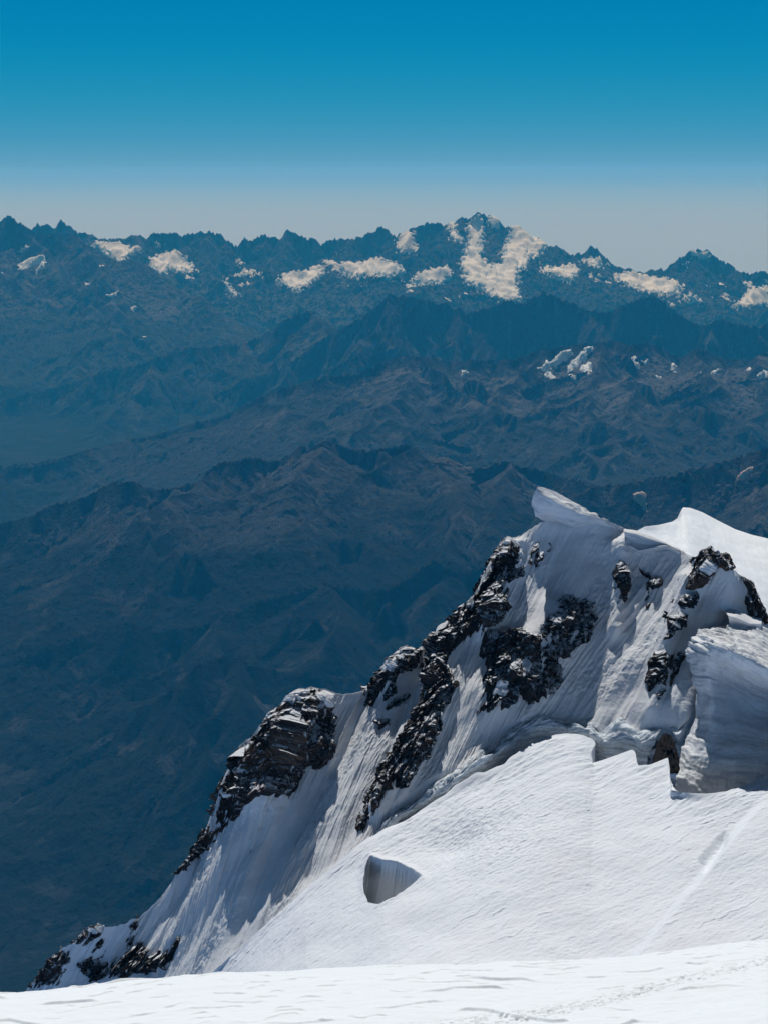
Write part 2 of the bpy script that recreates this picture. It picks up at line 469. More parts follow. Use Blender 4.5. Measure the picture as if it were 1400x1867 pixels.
def heightfield(name, crest_px, D0, D1, n_rows, seed, base_z, slope0=1.35, slope1=0.62, knee=260.0, step=1100, slen=2200, sdrop=0.36,
                jag=2.0, rough=0.20, extra=(), minz=None, front_bias=0.8, pxr=(-230, 1630), ncol=1000, gully=0.28, spread=0.75, hf=0.5, steep=None, cliffs=()):
    """A mountain range: a traced crest, branching ribs, gullies and broken rock, from D0 to D1 metres ahead."""
    rng = np.random.default_rng(seed)
    cp = np.asarray(crest_px, float)                    # px, py, D
    # break the traced crest into finer jags
    acc = np.concatenate([[0], np.cumsum(np.hypot(np.diff(cp[:, 0]), np.diff(cp[:, 1])))])
    s = np.arange(0, acc[-1], 2.5)
    fine = np.stack([np.interp(s, acc, cp[:, k]) for k in range(3)], -1)
    fine[:, 1] += jag * (1.2 * noise(s / 13.0, 0 * s, seed) + 1.6 * np.abs(noise(s / 7.0, 0 * s + 3, seed + 1)) + 1.4 * np.abs(noise(s / 3.6, 0 * s + 5, seed + 2)) - 1.0)
    fine[:, 2] += 0.010 * fine[:, 2] * noise(s / 60.0, 0 * s + 7, seed + 2) * 1.2
    crest = unproj(fine[:, 0], fine[:, 1], fine[:, 2])
    if minz is None: minz = base_z
    lines = [(crest, 0)]
    for e in extra:
        e = np.asarray(e, float)
        lines.append((unproj(e[:, 0], e[:, 1], e[:, 2]), 1))
    nx = len(lines)
    ribs = spurs_for(crest, rng, step, slen, sdrop, spread, minz, front_bias=front_bias)
    for e, _ in lines[1:nx]:
        ribs += spurs_for(e, rng, step * 0.7, slen * 0.5, sdrop, 1.2, minz, front_bias=0.7)
    lines += [(r, 1 if len(r) > 5 else 2) for r in ribs]
    for e in cliffs:                                     # bands of crag: short steep edges part-way down the slope
        e = np.asarray(e, float)
        a2 = np.concatenate([[0], np.cumsum(np.hypot(np.diff(e[:, 0]), np.diff(e[:, 1])))])
        s2 = np.arange(0, a2[-1] + 1, 4.0)
        f2 = np.stack([np.interp(s2, a2, e[:, k]) for k in range(3)], -1)
        f2[:, 1] += 5.0 * fbm(s2 / 22.0, 0 * s2, 4, seed + 80)
        f2[:, 2] += 260.0 * fbm(s2 / 26.0, 0 * s2 + 4, 3, seed + 81)
        q3 = unproj(f2[:, 0], f2[:, 1], f2[:, 2])
        q3[:, 2] -= 230.0 * np.abs(2 * s2 / s2[-1] - 1) ** 3
        lines.append((q3, 3))
    # polar grid
    ta = (np.linspace(pxr[0], pxr[1], ncol) - 700.0) / (FPX * CP)
    tr = np.linspace(0, 1, n_rows)
    D = D0 + (D1 - D0) * tr
    X = (D[:, None] * ta[None, :]).astype(F32)
    Y = np.repeat(D[:, None], ncol, 1).astype(F32)
    sc = (D1 - D0) / 12000.0
    # domain warp away from crest detail
    wx = X + 160 * fbm(X / 900, Y / 900, 3, seed + 40) + 45 * noise(X / 220, Y / 220, seed + 44)
    wy = Y + 160 * fbm(X / 900 + 50, Y / 900, 3, seed + 50) + 45 * noise(X / 220 + 9, Y / 220, seed + 54)
    H = np.full(X.shape, -1e9, F32); S = np.zeros(X.shape, F32); DD = np.full(X.shape, 3000, F32)
    R = 4200.0
    gk = 0
    for line, order in lines:
        ux, uy = (X, Y) if order == 0 else (wx, wy)
        k0 = (slope0, slope0 * 0.85, slope0 * 0.8, 2.1)[order]
        if steep and order in (1, 2): k0 = min(k0, 1.1)
        k1 = slope1 * (1.0, 1.05, 1.1, 1.25)[order]
        kn = knee * (1.0, 0.7, 0.5, 0.8)[order]
        RR = (R, 2600, 1200, 1500)[order]
        lpx = proj(line)[0] if (steep and order == 0) else None
        slen_acc = 0.0
        for i in range(len(line) - 1):
            a = line[i]; b = line[i + 1]
            ex, ey = b[0] - a[0], b[1] - a[1]
            l2 = ex * ex + ey * ey + 1e-6
            ym, yM = min(a[1], b[1]) - RR, max(a[1], b[1]) + RR
            r0 = int(np.searchsorted(D, ym)); r1 = int(np.searchsorted(D, yM))
            if r1 <= r0: continue
            xm, xM = min(a[0], b[0]) - RR, max(a[0], b[0]) + RR
            dm = max(min(D[r0], D[min(r1, n_rows) - 1]), 1.0); dM = D[min(r1, n_rows) - 1]
            t0 = min(xm / dm, xm / dM); t1 = max(xM / dm, xM / dM)
            c0 = int(np.searchsorted(ta, t0)); c1 = int(np.searchsorted(ta, t1))
            if c1 <= c0: continue
            sl = (slice(r0, r1), slice(c0, c1))
            px = ux[sl] - F32(a[0]); py = uy[sl] - F32(a[1])
            if lpx is not None: k0 = float(np.interp(lpx[i], [q[0] for q in steep], [q[1] for q in steep]))
            t = np.clip((px * F32(ex) + py * F32(ey)) / F32(l2), 0, 1)
            d = np.sqrt((px - t * F32(ex)) ** 2 + (py - t * F32(ey)) ** 2)
            f = F32(k1) * d + F32((k0 - k1) * kn) * (1 - np.exp(-d / F32(kn)))
            h = F32(a[2]) + t * F32(b[2] - a[2]) - f
            m = h > H[sl]
            H[sl] = np.where(m, h, H[sl])
            S[sl] = np.where(m, F32(slen_acc + gk) + t * F32(math.sqrt(l2)), S[sl])
            DD[sl] = np.where(m, d, DD[sl])
            slen_acc += math.sqrt(l2)
        gk += 7777.0
    H = np.maximum(H, base_z - 400)
    # gullies that run down from the ribs, broken rock, loose debris lower down
    dep = np.clip(DD / 500.0, 0, 1.2)
    g = ridged((S + 40 * fbm(X / 150, Y / 150, 2, seed + 3)) / 170.0, DD / 1500.0, 3, seed + 5)
    H = H + (g - 0.45) * 150 * gully * np.sqrt(np.clip(dep, 0, 1))
    rr = ridged(X / 620, Y / 620, 5, seed + 7, 0.55)
    H = H + (rr - 0.4) * 620 * rough * np.clip(DD / 260.0, 0.0, 1.0)
    H = H + (38 * (ridged(X / 170, Y / 170, 4, seed + 8, 0.6) - 0.4) + 22 * fbm(X / 90, Y / 90, 3, seed + 12, 0.6)) * (hf * np.clip(DD / 100.0, 0.10, 1.0))
    fl = base_z + 60 * fbm(X / 1500, Y / 1500, 3, seed + 9)
    k = 90.0                                             # soft meeting with the valley floor
    H = np.where(H > fl + 4 * k, H, fl + k * np.log1p(np.exp(np.clip((H - fl) / k, -30, 30))))
    return np.stack([X, Y, H], -1)

def snow_on(name, P, polys, parent, mat, warp=5.0, thick=45.0, seed=0, thr=0.0, spk=1.0):
    """Snow or glacier ice lying on a range inside outlines; broken rock pokes through it."""
    px, py = proj(P)
    n = 0
    for poly in polys:
        poly = np.asarray(poly, float)
        x0, y0 = poly.min(0) - 12; x1, y1 = poly.max(0) + 12
        m = (px > x0) & (px < x1) & (py > y0) & (py < y1)
        if not m.any(): continue
        rr = np.where(m.any(1))[0]; cc = np.where(m.any(0))[0]
        r0, r1 = max(rr[0] - 1, 0), rr[-1] + 2; c0, c1 = max(cc[0] - 1, 0), cc[-1] + 2
        B = P[r0:r1, c0:c1]
        if B.shape[0] < 3 or B.shape[1] < 3: continue
        Z = P[max(r0 - 6, 0):r1 + 6, max(c0 - 6, 0):c1 + 6, 2].astype(float)
        for _ in range(6):
            Z = (Z + np.roll(Z, 1, 0) + np.roll(Z, -1, 0)) / 3; Z = (Z + np.roll(Z, 1, 1) + np.roll(Z, -1, 1)) / 3
        B = B.astype(float).copy()
        B[..., 2] = 0.9 * Z[r0 - max(r0 - 6, 0):, c0 - max(c0 - 6, 0):][:B.shape[0], :B.shape[1]] + 0.1 * B[..., 2]
        B = upsample(B, 2)
        bx, by = proj(B)
        jx = bx + warp * 1.5 * fbm(bx / 9, by / 5, 4, seed + 1, 0.65) ; jy = by + warp * fbm(bx / 9 + 40, by / 5, 4, seed + 2, 0.65)
        sd = sdist(poly, jx, jy)
        h = thick * np.clip(sd / 5.0, -1, 1) + spk * 7 * fbm(B[..., 0] / 260, B[..., 1] / 300, 3, seed + 3, 0.5) - 26 * np.clip(fbm(B[..., 0] / 150 + 0.3 * fbm(B[..., 0] / 400, B[..., 1] / 400, 2, seed + 6), B[..., 1] / 900, 3, seed + 5, 0.55) - 0.05, 0, 1) * (thick / 30.0)
        Q = B.copy()
        Q[..., 2] += h
        keep = (sd > -6) & (h > -4)
        if keep.sum() < 6: continue
        grid_obj(name, Q, mat, keep=keep, parent=parent)
        n += 1
    return n

M_FAR1 = far_mat('far_rock', 1750, 2350, rock=(0.034, 0.036, 0.040), scree=(0.11, 0.112, 0.12))
M_FAR2 = far_mat('middle_rock', 1750, 2500)
M_FAR3 = far_mat('near_valley_rock', 2480, 2850)

def D(pts, d): return [(x, y, d if not callable(d) else d(x)) for x, y in pts]

C1 = [(-260, 430), (-150, 418), (-60, 428), (0, 425), (40, 424), (60, 420), (67, 411), (75, 409), (86, 411), (100, 418), (104, 413), (115, 404), (124, 411), (135, 421), (145, 425),
      (165, 430), (180, 437), (200, 440), (215, 437), (245, 432), (262, 434), (285, 427), (315, 426), (335, 430), (363, 424), (372, 428), (380, 421), (393, 424), (410, 436),
      (428, 447), (434, 450), (447, 436), (460, 440), (468, 433), (480, 430), (500, 431), (508, 438), (525, 423), (535, 427), (550, 432), (565, 435), (580, 442), (590, 446),
      (600, 440), (612, 437), (625, 440), (640, 436), (655, 433), (670, 428), (682, 422), (694, 416), (705, 419), (715, 428), (722, 435), (732, 425), (748, 423), (757, 414),
      (770, 412), (780, 407), (790, 409), (800, 407), (810, 410), (828, 409), (838, 399), (855, 398), (864, 394), (871, 387), (877, 393), (884, 391), (895, 395), (908, 405),
      (920, 415), (935, 417), (946, 415), (950, 424), (965, 437), (980, 445), (1000, 454), (1010, 462), (1025, 470), (1034, 475), (1050, 468), (1065, 460), (1078, 451),
      (1088, 456), (1100, 469), (1115, 485), (1125, 488), (1140, 490), (1150, 497), (1177, 497), (1200, 495), (1220, 487), (1235, 474), (1250, 466), (1262, 458), (1275, 455),
      (1288, 457), (1300, 467), (1315, 477), (1330, 483), (1340, 492), (1355, 499), (1368, 499), (1400, 497), (1450, 490), (1530, 478), (1660, 495)]
P1 = heightfield('r1', D(C1, 40000.0), 30000, 42500, 480, 11, 1500, slope0=2.3, slope1=0.36, knee=330, step=1700, slen=3600, sdrop=0.32, jag=5.0, ncol=1500, hf=0.9, gully=0.45,
                 steep=[(0, 2.4), (145, 2.4), (165, 1.0), (250, 1.0), (275, 2.2), (720, 2.4), (735, 1.4), (750, 2.4), (860, 2.6), (900, 1.6), (930, 0.9), (1000, 1.0), (1040, 2.0), (1110, 1.6), (1130, 0.9), (1190, 0.9), (1220, 2.2), (1400, 2.0)],
                 extra=[[(597, 478, 38596), (615, 500, 37770), (645, 535, 36861), (690, 580, 35870)], [(975, 462, 39339), (950, 500, 38513), (946, 520, 38017), (1000, 535, 37191), (1090, 560, 35870)],
                        [(380, 425, 39835), (372, 470, 38761), (395, 520, 37522)], [(525, 426, 39835), (500, 470, 38926), (470, 500, 38265)], [(1270, 470, 39670), (1265, 500, 39009), (1230, 540, 38017)]],
                 rough=0.22, front_bias=0.85)
r1 = put(grid_obj('mountain_range', P1, M_FAR1, smooth=False), 'farthest jagged range on the skyline, carrying glaciers and the white highest summit', 'mountain range', kind='structure')
G1 = [[(160, 444), (185, 441), (215, 440), (235, 450), (255, 449), (258, 455), (240, 465), (222, 481), (205, 475), (190, 462)],
      [(285, 441), (300, 440), (300, 448), (288, 452)],
      [(265, 480), (295, 463), (315, 458), (330, 460), (345, 475), (358, 492), (345, 500), (320, 498), (310, 492), (300, 505), (285, 500)],
      [(405, 508), (415, 513), (430, 533), (442, 540), (425, 540), (408, 525)],
      [(428, 503), (455, 490), (478, 500), (455, 505), (440, 508)], [(430, 474), (450, 479), (440, 487)],
      [(502, 515), (520, 498), (550, 495), (580, 485), (596, 482), (588, 505), (565, 520), (540, 535), (525, 525)],
      [(582, 472), (610, 478), (650, 480), (690, 470), (725, 480), (740, 500), (715, 510), (680, 505), (650, 510), (625, 500), (600, 485)],
      [(728, 428), (745, 420), (757, 423), (752, 432), (765, 455), (760, 463), (720, 462), (722, 445)],
      [(745, 515), (760, 500), (785, 492), (820, 485), (826, 495), (825, 510), (805, 520), (770, 520), (750, 522)],
      [(809, 398), (828, 396), (830, 425), (845, 438), (836, 446), (822, 435)],
      [(857, 392), (870, 378), (880, 400), (882, 440), (878, 470), (895, 485), (915, 480), (912, 455), (925, 440), (928, 402), (945, 402), (955, 416), (975, 432), (1003, 445), (985, 463),
       (965, 475), (955, 490), (945, 500), (945, 535), (955, 545), (930, 555), (900, 545), (880, 530), (850, 520), (838, 485), (845, 465), (853, 440), (850, 420)],
      [(883, 380), (905, 390), (922, 406), (900, 418), (888, 410)],
      [(985, 480), (1010, 490), (1040, 480), (1060, 495), (1040, 515), (1010, 510), (985, 495)],
      [(1050, 480), (1070, 473), (1090, 470), (1102, 488), (1090, 492), (1065, 485)],
      [(1110, 505), (1140, 497), (1165, 498), (1190, 505), (1230, 510), (1245, 525), (1235, 540), (1205, 540), (1180, 535), (1155, 528), (1125, 515)],
      [(1240, 545), (1260, 535), (1285, 552), (1265, 553)],
      [(1250, 458), (1270, 444), (1286, 446), (1296, 464), (1297, 477), (1275, 472), (1258, 470)],
      [(1232, 478), (1250, 474), (1255, 482), (1245, 485)],
      [(1330, 560), (1350, 545), (1365, 530), (1400, 520), (1440, 515), (1440, 560), (1375, 560), (1345, 563)],
      [(1352, 513), (1375, 515), (1372, 528), (1358, 522)], [(690, 418), (696, 414), (703, 420), (695, 424)]]
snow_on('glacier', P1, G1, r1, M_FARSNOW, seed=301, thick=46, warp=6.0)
def flecks():
    rng = np.random.default_rng(77)
    out = []
    for (x0, y0, x1, y1), n in (((590, 490, 770, 530), 12), ((985, 478, 1110, 520), 14), ((1190, 510, 1400, 555), 14), ((400, 495, 480, 525), 4), ((745, 512, 870, 550), 10), ((930, 470, 1010, 540), 6), ((280, 480, 360, 512), 6)):
        for _ in range(n):
            x = rng.uniform(x0, x1); y = rng.uniform(y0, y1); w = rng.uniform(4, 11); h = rng.uniform(1.2, 2.8); k = rng.uniform(-0.1, 0.6)
            out.append([(x - w, y - h * 0.3 - k * w), (x, y - h), (x + w, y + k * w), (x + w * 0.4, y + h + k * w * 0.4), (x - w * 0.5, y + h * 0.6 - k * w * 0.5)])
    return out
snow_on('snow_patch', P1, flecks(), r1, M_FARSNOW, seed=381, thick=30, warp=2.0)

C2 = [(-260, 470), (-150, 440), (-80, 425), (-30, 415), (0, 403), (16, 391), (32, 402), (57, 418), (72, 427), (90, 428), (111, 425), (126, 424), (144, 432), (158, 446), (181, 461), (215, 477), (242, 472),
      (265, 481), (289, 498), (322, 528), (352, 541), (369, 538), (386, 555), (420, 600), (450, 640), (480, 690), (520, 760)]
P2 = heightfield('r2', [(x, y, 34000 - max(0, x - 150) * 6.0) for x, y in C2], 21000, 36000, 480, 23, 1500, slope0=1.8, slope1=0.52, knee=420, step=1700, slen=3800, sdrop=0.42, jag=1.8, steep=[(-100, 2.2), (70, 2.2), (110, 1.4), (200, 0.9), (340, 1.0), (400, 1.2)],
                 extra=[[(70, 430, 33907), (95, 490, 32884), (160, 560, 31955), (220, 640, 30933)], [(160, 450, 33535), (200, 500, 32791), (260, 580, 31676)]],
                 rough=0.10, pxr=(-230, 760), ncol=640)
r2 = put(grid_obj('mountain', P2, M_FAR2, smooth=False), 'big dark mountain on the left edge, its long ridge falling to the right', 'mountain', kind='structure')
snow_on('snow_patch', P2, [[(33, 457), (50, 448), (58, 449), (45, 459)], [(28, 487), (52, 474), (80, 466), (84, 474), (62, 484), (40, 494)], [(76, 480), (90, 474), (78, 492), (62, 500)],
                           [(155, 515), (170, 517), (158, 521)], [(190, 537), (208, 536), (216, 529), (214, 541), (196, 541)], [(240, 560), (252, 560), (250, 565), (242, 565)],
                           [(262, 612), (271, 613), (267, 616)], [(182, 483), (192, 484), (186, 488)], [(0, 500), (5, 496), (6, 502)]], r2, M_FARSNOW, warp=2.0, seed=331, thick=60)

C3 = [(-260, 790), (-150, 765), (0, 734), (50, 716), (110, 703), (150, 691), (190, 676), (220, 672), (250, 665), (290, 650), (320, 636), (360, 632), (385, 632), (400, 628), (415, 628), (440, 627),
      (470, 615), (500, 600), (520, 582), (545, 570), (560, 564), (575, 568), (583, 576), (590, 590), (600, 607), (625, 625), (680, 640), (760, 655)]
P3 = heightfield('r3', [(x, y, 29000 + max(0, x - 560) * 4.0) for x, y in C3], 20000, 31500, 440, 37, 1500, slope0=1.5, slope1=0.58, knee=220, step=1250, slen=3000, sdrop=0.45, jag=2.0, gully=0.4, steep=[(0, 1.8), (300, 1.8), (480, 1.8), (540, 2.6), (585, 2.6), (600, 1.5)],
                 extra=[[(575, 570, 29000), (592, 610, 28400), (610, 650, 27700), (640, 690, 27000)]], rough=0.13, pxr=(-230, 1000), ncol=760)
r3 = put(grid_obj('mountain_ridge', P3, M_FAR2, smooth=False), 'long blue ridge with gullied front falling left from a blunt dark peak', 'mountain ridge', kind='structure')

C4 = [(420, 720), (500, 680), (560, 640), (590, 615), (620, 601), (640, 590), (660, 578), (680, 563), (690, 555), (700, 545), (712, 535), (725, 540), (742, 540), (770, 546), (790, 551), (805, 553),
      (818, 552), (821, 561), (829, 566), (838, 557), (845, 570), (851, 573), (862, 567), (885, 562), (905, 553), (920, 548), (932, 546), (938, 552), (955, 550), (965, 545), (978, 538), (990, 532),
      (998, 538), (1005, 535), (1015, 540), (1030, 547), (1045, 553), (1060, 560), (1075, 565), (1090, 568), (1110, 568), (1120, 562), (1140, 555), (1155, 547), (1170, 544), (1187, 539), (1200, 543),
      (1215, 555), (1228, 565), (1245, 578), (1260, 587), (1278, 595), (1292, 589), (1305, 583), (1320, 582), (1335, 588), (1355, 592), (1380, 594), (1400, 590), (1500, 585), (1660, 600)]
P4 = heightfield('r4', D(C4, 27800.0), 24000, 30000, 260, 41, 1700, slope0=2.4, slope1=0.62, knee=420, step=1300, slen=2600, sdrop=0.36, jag=2.6, hf=0.7,
                 extra=[[(845, 572, 27700), (870, 610, 27100), (900, 640, 26500)], [(712, 540, 27700), (680, 600, 26900), (640, 640, 26300)]], rough=0.14, pxr=(330, 1630), ncol=800)
r4 = put(grid_obj('mountain_ridge', P4, M_FAR2, smooth=False), 'dark serrated ridge below the glaciers, with a flat topped block at its left end', 'mountain ridge', kind='structure')

C5 = [(-260, 860), (-100, 855), (0, 849), (50, 846), (110, 835), (145, 829), (190, 814), (250, 800), (280, 793), (320, 782), (350, 772), (400, 760), (435, 748), (455, 733), (480, 720), (525, 705), (575, 690),
      (600, 685), (650, 680), (690, 663), (730, 650), (760, 648), (790, 652), (830, 660), (865, 655), (900, 657), (935, 655), (960, 649), (980, 638), (1010, 635), (1050, 628), (1090, 623), (1125, 622),
      (1145, 630), (1180, 625), (1200, 630), (1215, 641), (1240, 655), (1260, 638), (1280, 636), (1300, 645), (1320, 655), (1345, 655), (1375, 652), (1400, 640), (1480, 630), (1660, 640)]
P5 = heightfield('r5', [(x, y, 21700.0) for x, y in C5], 15800, 23800, 420, 53, 1500, slope0=1.9, slope1=0.33, knee=110, step=1700, slen=3600, sdrop=0.20, jag=1.8, gully=0.2,
                 cliffs=[[(437, 748, 21400), (480, 742, 21400), (530, 748, 21200)], [(580, 738, 20900), (650, 728, 20900), (705, 738, 20700)], [(742, 656, 21600), (790, 668, 21300), (826, 690, 20900)],
                         [(815, 690, 20700), (900, 692, 20700)], [(1092, 704, 20300), (1140, 692, 20400), (1190, 712, 20100)], [(1030, 790, 18900), (1100, 768, 19100), (1210, 800, 18700)],
                         [(560, 790, 19700), (640, 800, 19300)], [(880, 760, 19400), (960, 745, 19500)], [(1240, 735, 19700), (1340, 745, 19500)], [(1090, 640, 21400), (1180, 652, 21200)]],
                 extra=[[(1090, 625, 21600), (1105, 680, 20500), (1150, 730, 19500), (1160, 790, 18500)], [(760, 650, 21600), (740, 700, 20600), (690, 740, 19800), (640, 790, 18900)],
                        [(1280, 640, 21600), (1300, 690, 20500), (1250, 740, 19600)], [(960, 652, 21600), (930, 700, 20600), (880, 760, 19500)], [(455, 735, 21500), (520, 745, 20700), (600, 770, 19900)]],
                 rough=0.10, spread=0.95)
r5 = put(grid_obj('mountain_ridge', P5, M_FAR2, smooth=False), 'broad middle ridge with scattered snow patches, tapering to the left valley', 'mountain ridge', kind='structure')
snow_on('snow_patch', P5, [[(978, 672), (992, 664), (1012, 655), (1020, 645), (1040, 640), (1045, 648), (1020, 660), (1012, 670), (998, 676)],
                           [(1000, 678), (1015, 688), (1008, 692), (992, 683)], [(1032, 672), (1050, 655), (1072, 630), (1084, 628), (1080, 640), (1066, 655), (1050, 668), (1038, 682)],
                           [(1056, 676), (1070, 658), (1078, 668), (1074, 682), (1060, 680)], [(1036, 684), (1054, 690), (1048, 696), (1034, 688)],
                           [(1150, 652), (1158, 648), (1160, 662), (1168, 672), (1156, 668)], [(1168, 658), (1186, 654), (1180, 664)], [(1224, 664), (1232, 664), (1230, 678), (1222, 674)],
                           [(1288, 680), (1312, 674), (1306, 682)], [(1350, 672), (1372, 668), (1366, 676)], [(1376, 684), (1400, 676), (1398, 690), (1380, 690)], [(836, 680), (850, 674), (854, 680), (842, 684)],
                           [(1094, 658), (1100, 658), (1098, 662)], [(1195, 686), (1203, 686), (1200, 690)], [(1272, 678), (1279, 678), (1276, 682)]], r5, M_FARSNOW, warp=3.0, seed=351, thick=45)

C6 = [(-260, 985), (-120, 970), (0, 955), (60, 940), (75, 930), (100, 918), (130, 913), (155, 905), (185, 890), (210, 877), (225, 880), (245, 876), (262, 888), (285, 893), (310, 890), (335, 885), (365, 880),
      (372, 868), (380, 855), (400, 843), (430, 841), (455, 833), (478, 836), (490, 841), (505, 838), (525, 832), (535, 825), (545, 816), (553, 812), (562, 818), (575, 812), (590, 806), (600, 803),
      (612, 808), (630, 816), (645, 820), (680, 818), (720, 815), (740, 810), (755, 816), (765, 822), (770, 835), (780, 848), (800, 858), (830, 863), (850, 864), (865, 857), (880, 850), (900, 845),
      (915, 839), (935, 843), (945, 850), (975, 853), (1000, 862), (1020, 868), (1045, 872), (1065, 877), (1100, 890), (1200, 900), (1350, 905), (1660, 900)]
P6 = heightfield('r6', D(C6, 14700.0), 11000, 16400, 400, 67, 1500, slope0=1.9, slope1=0.38, knee=170, step=1350, slen=2500, sdrop=0.28, jag=2.2, gully=0.2,
                 steep=[(0, 1.8), (300, 1.8), (400, 1.8), (520, 1.9), (600, 1.7), (650, 2.8), (775, 3.0), (800, 1.0), (850, 1.6), (900, 3.0), (960, 2.6), (1000, 1.4)],
                 cliffs=[[(378, 942, 13650), (430, 926, 13800), (478, 934, 13700)], [(500, 905, 14000), (560, 890, 14150), (620, 900, 14050)], [(410, 905, 14050), (470, 890, 14150)], [(560, 995, 13000), (640, 985, 13100), (690, 1000, 12900)],
                         [(790, 952, 13400), (840, 930, 13600), (870, 945, 13500)], [(280, 905, 14050), (340, 915, 13950)], [(690, 880, 14350), (760, 900, 14200)], [(330, 1000, 12900), (420, 1010, 12800)]],
                 extra=[[(740, 812, 14700), (700, 850, 14300), (640, 900, 13800), (540, 960, 13100)], [(780, 850, 14600), (830, 880, 14100), (850, 930, 13500), (820, 990, 12800)],
                        [(380, 858, 14600), (330, 900, 14000), (280, 960, 13300)], [(590, 810, 14600), (570, 850, 14100), (520, 880, 13600)], [(915, 842, 14600), (930, 890, 14000), (900, 950, 13300)]],
                 rough=0.10, spread=0.95)
r6 = put(grid_obj('mountain_ridge', P6, M_FAR3, smooth=False), 'craggy ridge behind the cornice, steep dark cliffs under its crest and pale scree below', 'mountain ridge', kind='structure')

C6B = [(980, 940), (1040, 905), (1075, 888), (1100, 885), (1130, 883), (1160, 881), (1180, 872), (1200, 868), (1230, 865), (1255, 855), (1285, 850), (1310, 843), (1335, 837), (1350, 830), (1370, 823),
       (1390, 818), (1400, 815), (1480, 800), (1660, 790)]
P6b = heightfield('r6b', D(C6B, 13300.0), 10600, 15000, 260, 71, 1600, slope0=1.5, slope1=0.45, knee=260, step=950, slen=1900, sdrop=0.33, jag=2.2, rough=0.16, pxr=(880, 1640), ncol=480)
r6b = put(grid_obj('mountain_ridge', P6b, M_FAR3, smooth=False), 'dark rugged ridge at the right edge behind the bright snow plateau', 'mountain ridge', kind='structure')
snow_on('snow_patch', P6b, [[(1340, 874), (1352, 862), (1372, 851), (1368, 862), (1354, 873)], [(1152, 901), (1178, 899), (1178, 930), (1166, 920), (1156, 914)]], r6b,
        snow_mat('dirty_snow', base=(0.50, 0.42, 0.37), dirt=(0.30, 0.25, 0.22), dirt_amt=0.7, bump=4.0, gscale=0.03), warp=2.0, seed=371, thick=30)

C7 = [(-260, 1250), (-120, 1225), (0, 1212), (90, 1181), (175, 1150), (215, 1147), (250, 1145), (290, 1150), (340, 1146), (400, 1130), (445, 1110), (475, 1097), (525, 1082), (565, 1072), (595, 1065), (620, 1068),
      (665, 1075), (707, 1076), (728, 1062), (753, 1046), (778, 1026), (789, 1020), (803, 1025), (818, 1033), (828, 1041), (850, 1044), (870, 1035), (893, 1027), (950, 1030), (1100, 1010), (1400, 990), (1660, 980)]
P7 = heightfield('r7', D(C7, 12100.0), 9300, 13400, 280, 83, 1450, slope0=1.3, slope1=0.42, knee=230, step=1100, slen=2000, sdrop=0.32, jag=1.8, gully=0.2, steep=[(0, 1.7), (500, 1.7), (620, 1.8), (735, 2.8), (835, 2.8), (900, 1.8)], cliffs=[[(690, 1100, 11600), (740, 1090, 11650)], [(480, 1120, 11600), (560, 1110, 11650)]],
                 extra=[[(595, 1068, 12000), (600, 1110, 11500), (560, 1160, 10900)]],
                 rough=0.08, spread=0.95)
r7 = put(grid_obj('mountain_ridge', P7, M_FAR3, smooth=False), 'low wooded ridge left of the snow face, with a dark knoll at its right end', 'mountain ridge', kind='structure')
C8 = [(-260, 1560), (-100, 1510), (0, 1470), (60, 1432), (125, 1395), (200, 1350), (240, 1310), (280, 1280), (320, 1250), (360, 1212), (400, 1195), (435, 1197), (465, 1213), (520, 1225), (600, 1230), (700, 1240), (900, 1260),
      (1300, 1280), (1660, 1290)]
P8 = heightfield('r8', D(C8, 10600.0), 6600, 11700, 330, 97, 1420, slope0=1.6, slope1=0.50, knee=230, step=900, slen=1800, sdrop=0.42, jag=1.2, gully=0.25,
                 extra=[[(400, 1197, 10600), (330, 1290, 10200), (350, 1335, 9950), (395, 1390, 9650)], [(435, 1200, 10600), (470, 1290, 10100), (520, 1380, 9600)]], rough=0.07, spread=1.0)
r8 = put(grid_obj('mountain_ridge', P8, M_FAR3, smooth=False), 'nearest dark wooded spur rising out of the deep valley left of the rocks', 'mountain ridge', kind='structure')

# valley floor, out to the horizon
def valley_floor():
    xs = np.concatenate([[-90000, -40000], np.linspace(-9000, 9000, 260), [40000, 90000]])
    ys = np.concatenate([[-3000, 2000, 4000], np.linspace(5000, 14000, 200), [20000, 32000, 44000, 55000]])
    X, Y = np.meshgrid(xs, ys)
    Z = 1395 + 40 * fbm(X / 1800, Y / 1800, 4, 5) * (np.abs(X) < 9000) * (Y < 14001)
    P = np.stack([X, Y, Z], -1)
    return put(grid_obj('ground', P, far_mat('valley_floor', 1700, 2000)), 'dark forested valley floor far below', 'ground', kind='structure')
valley_floor()

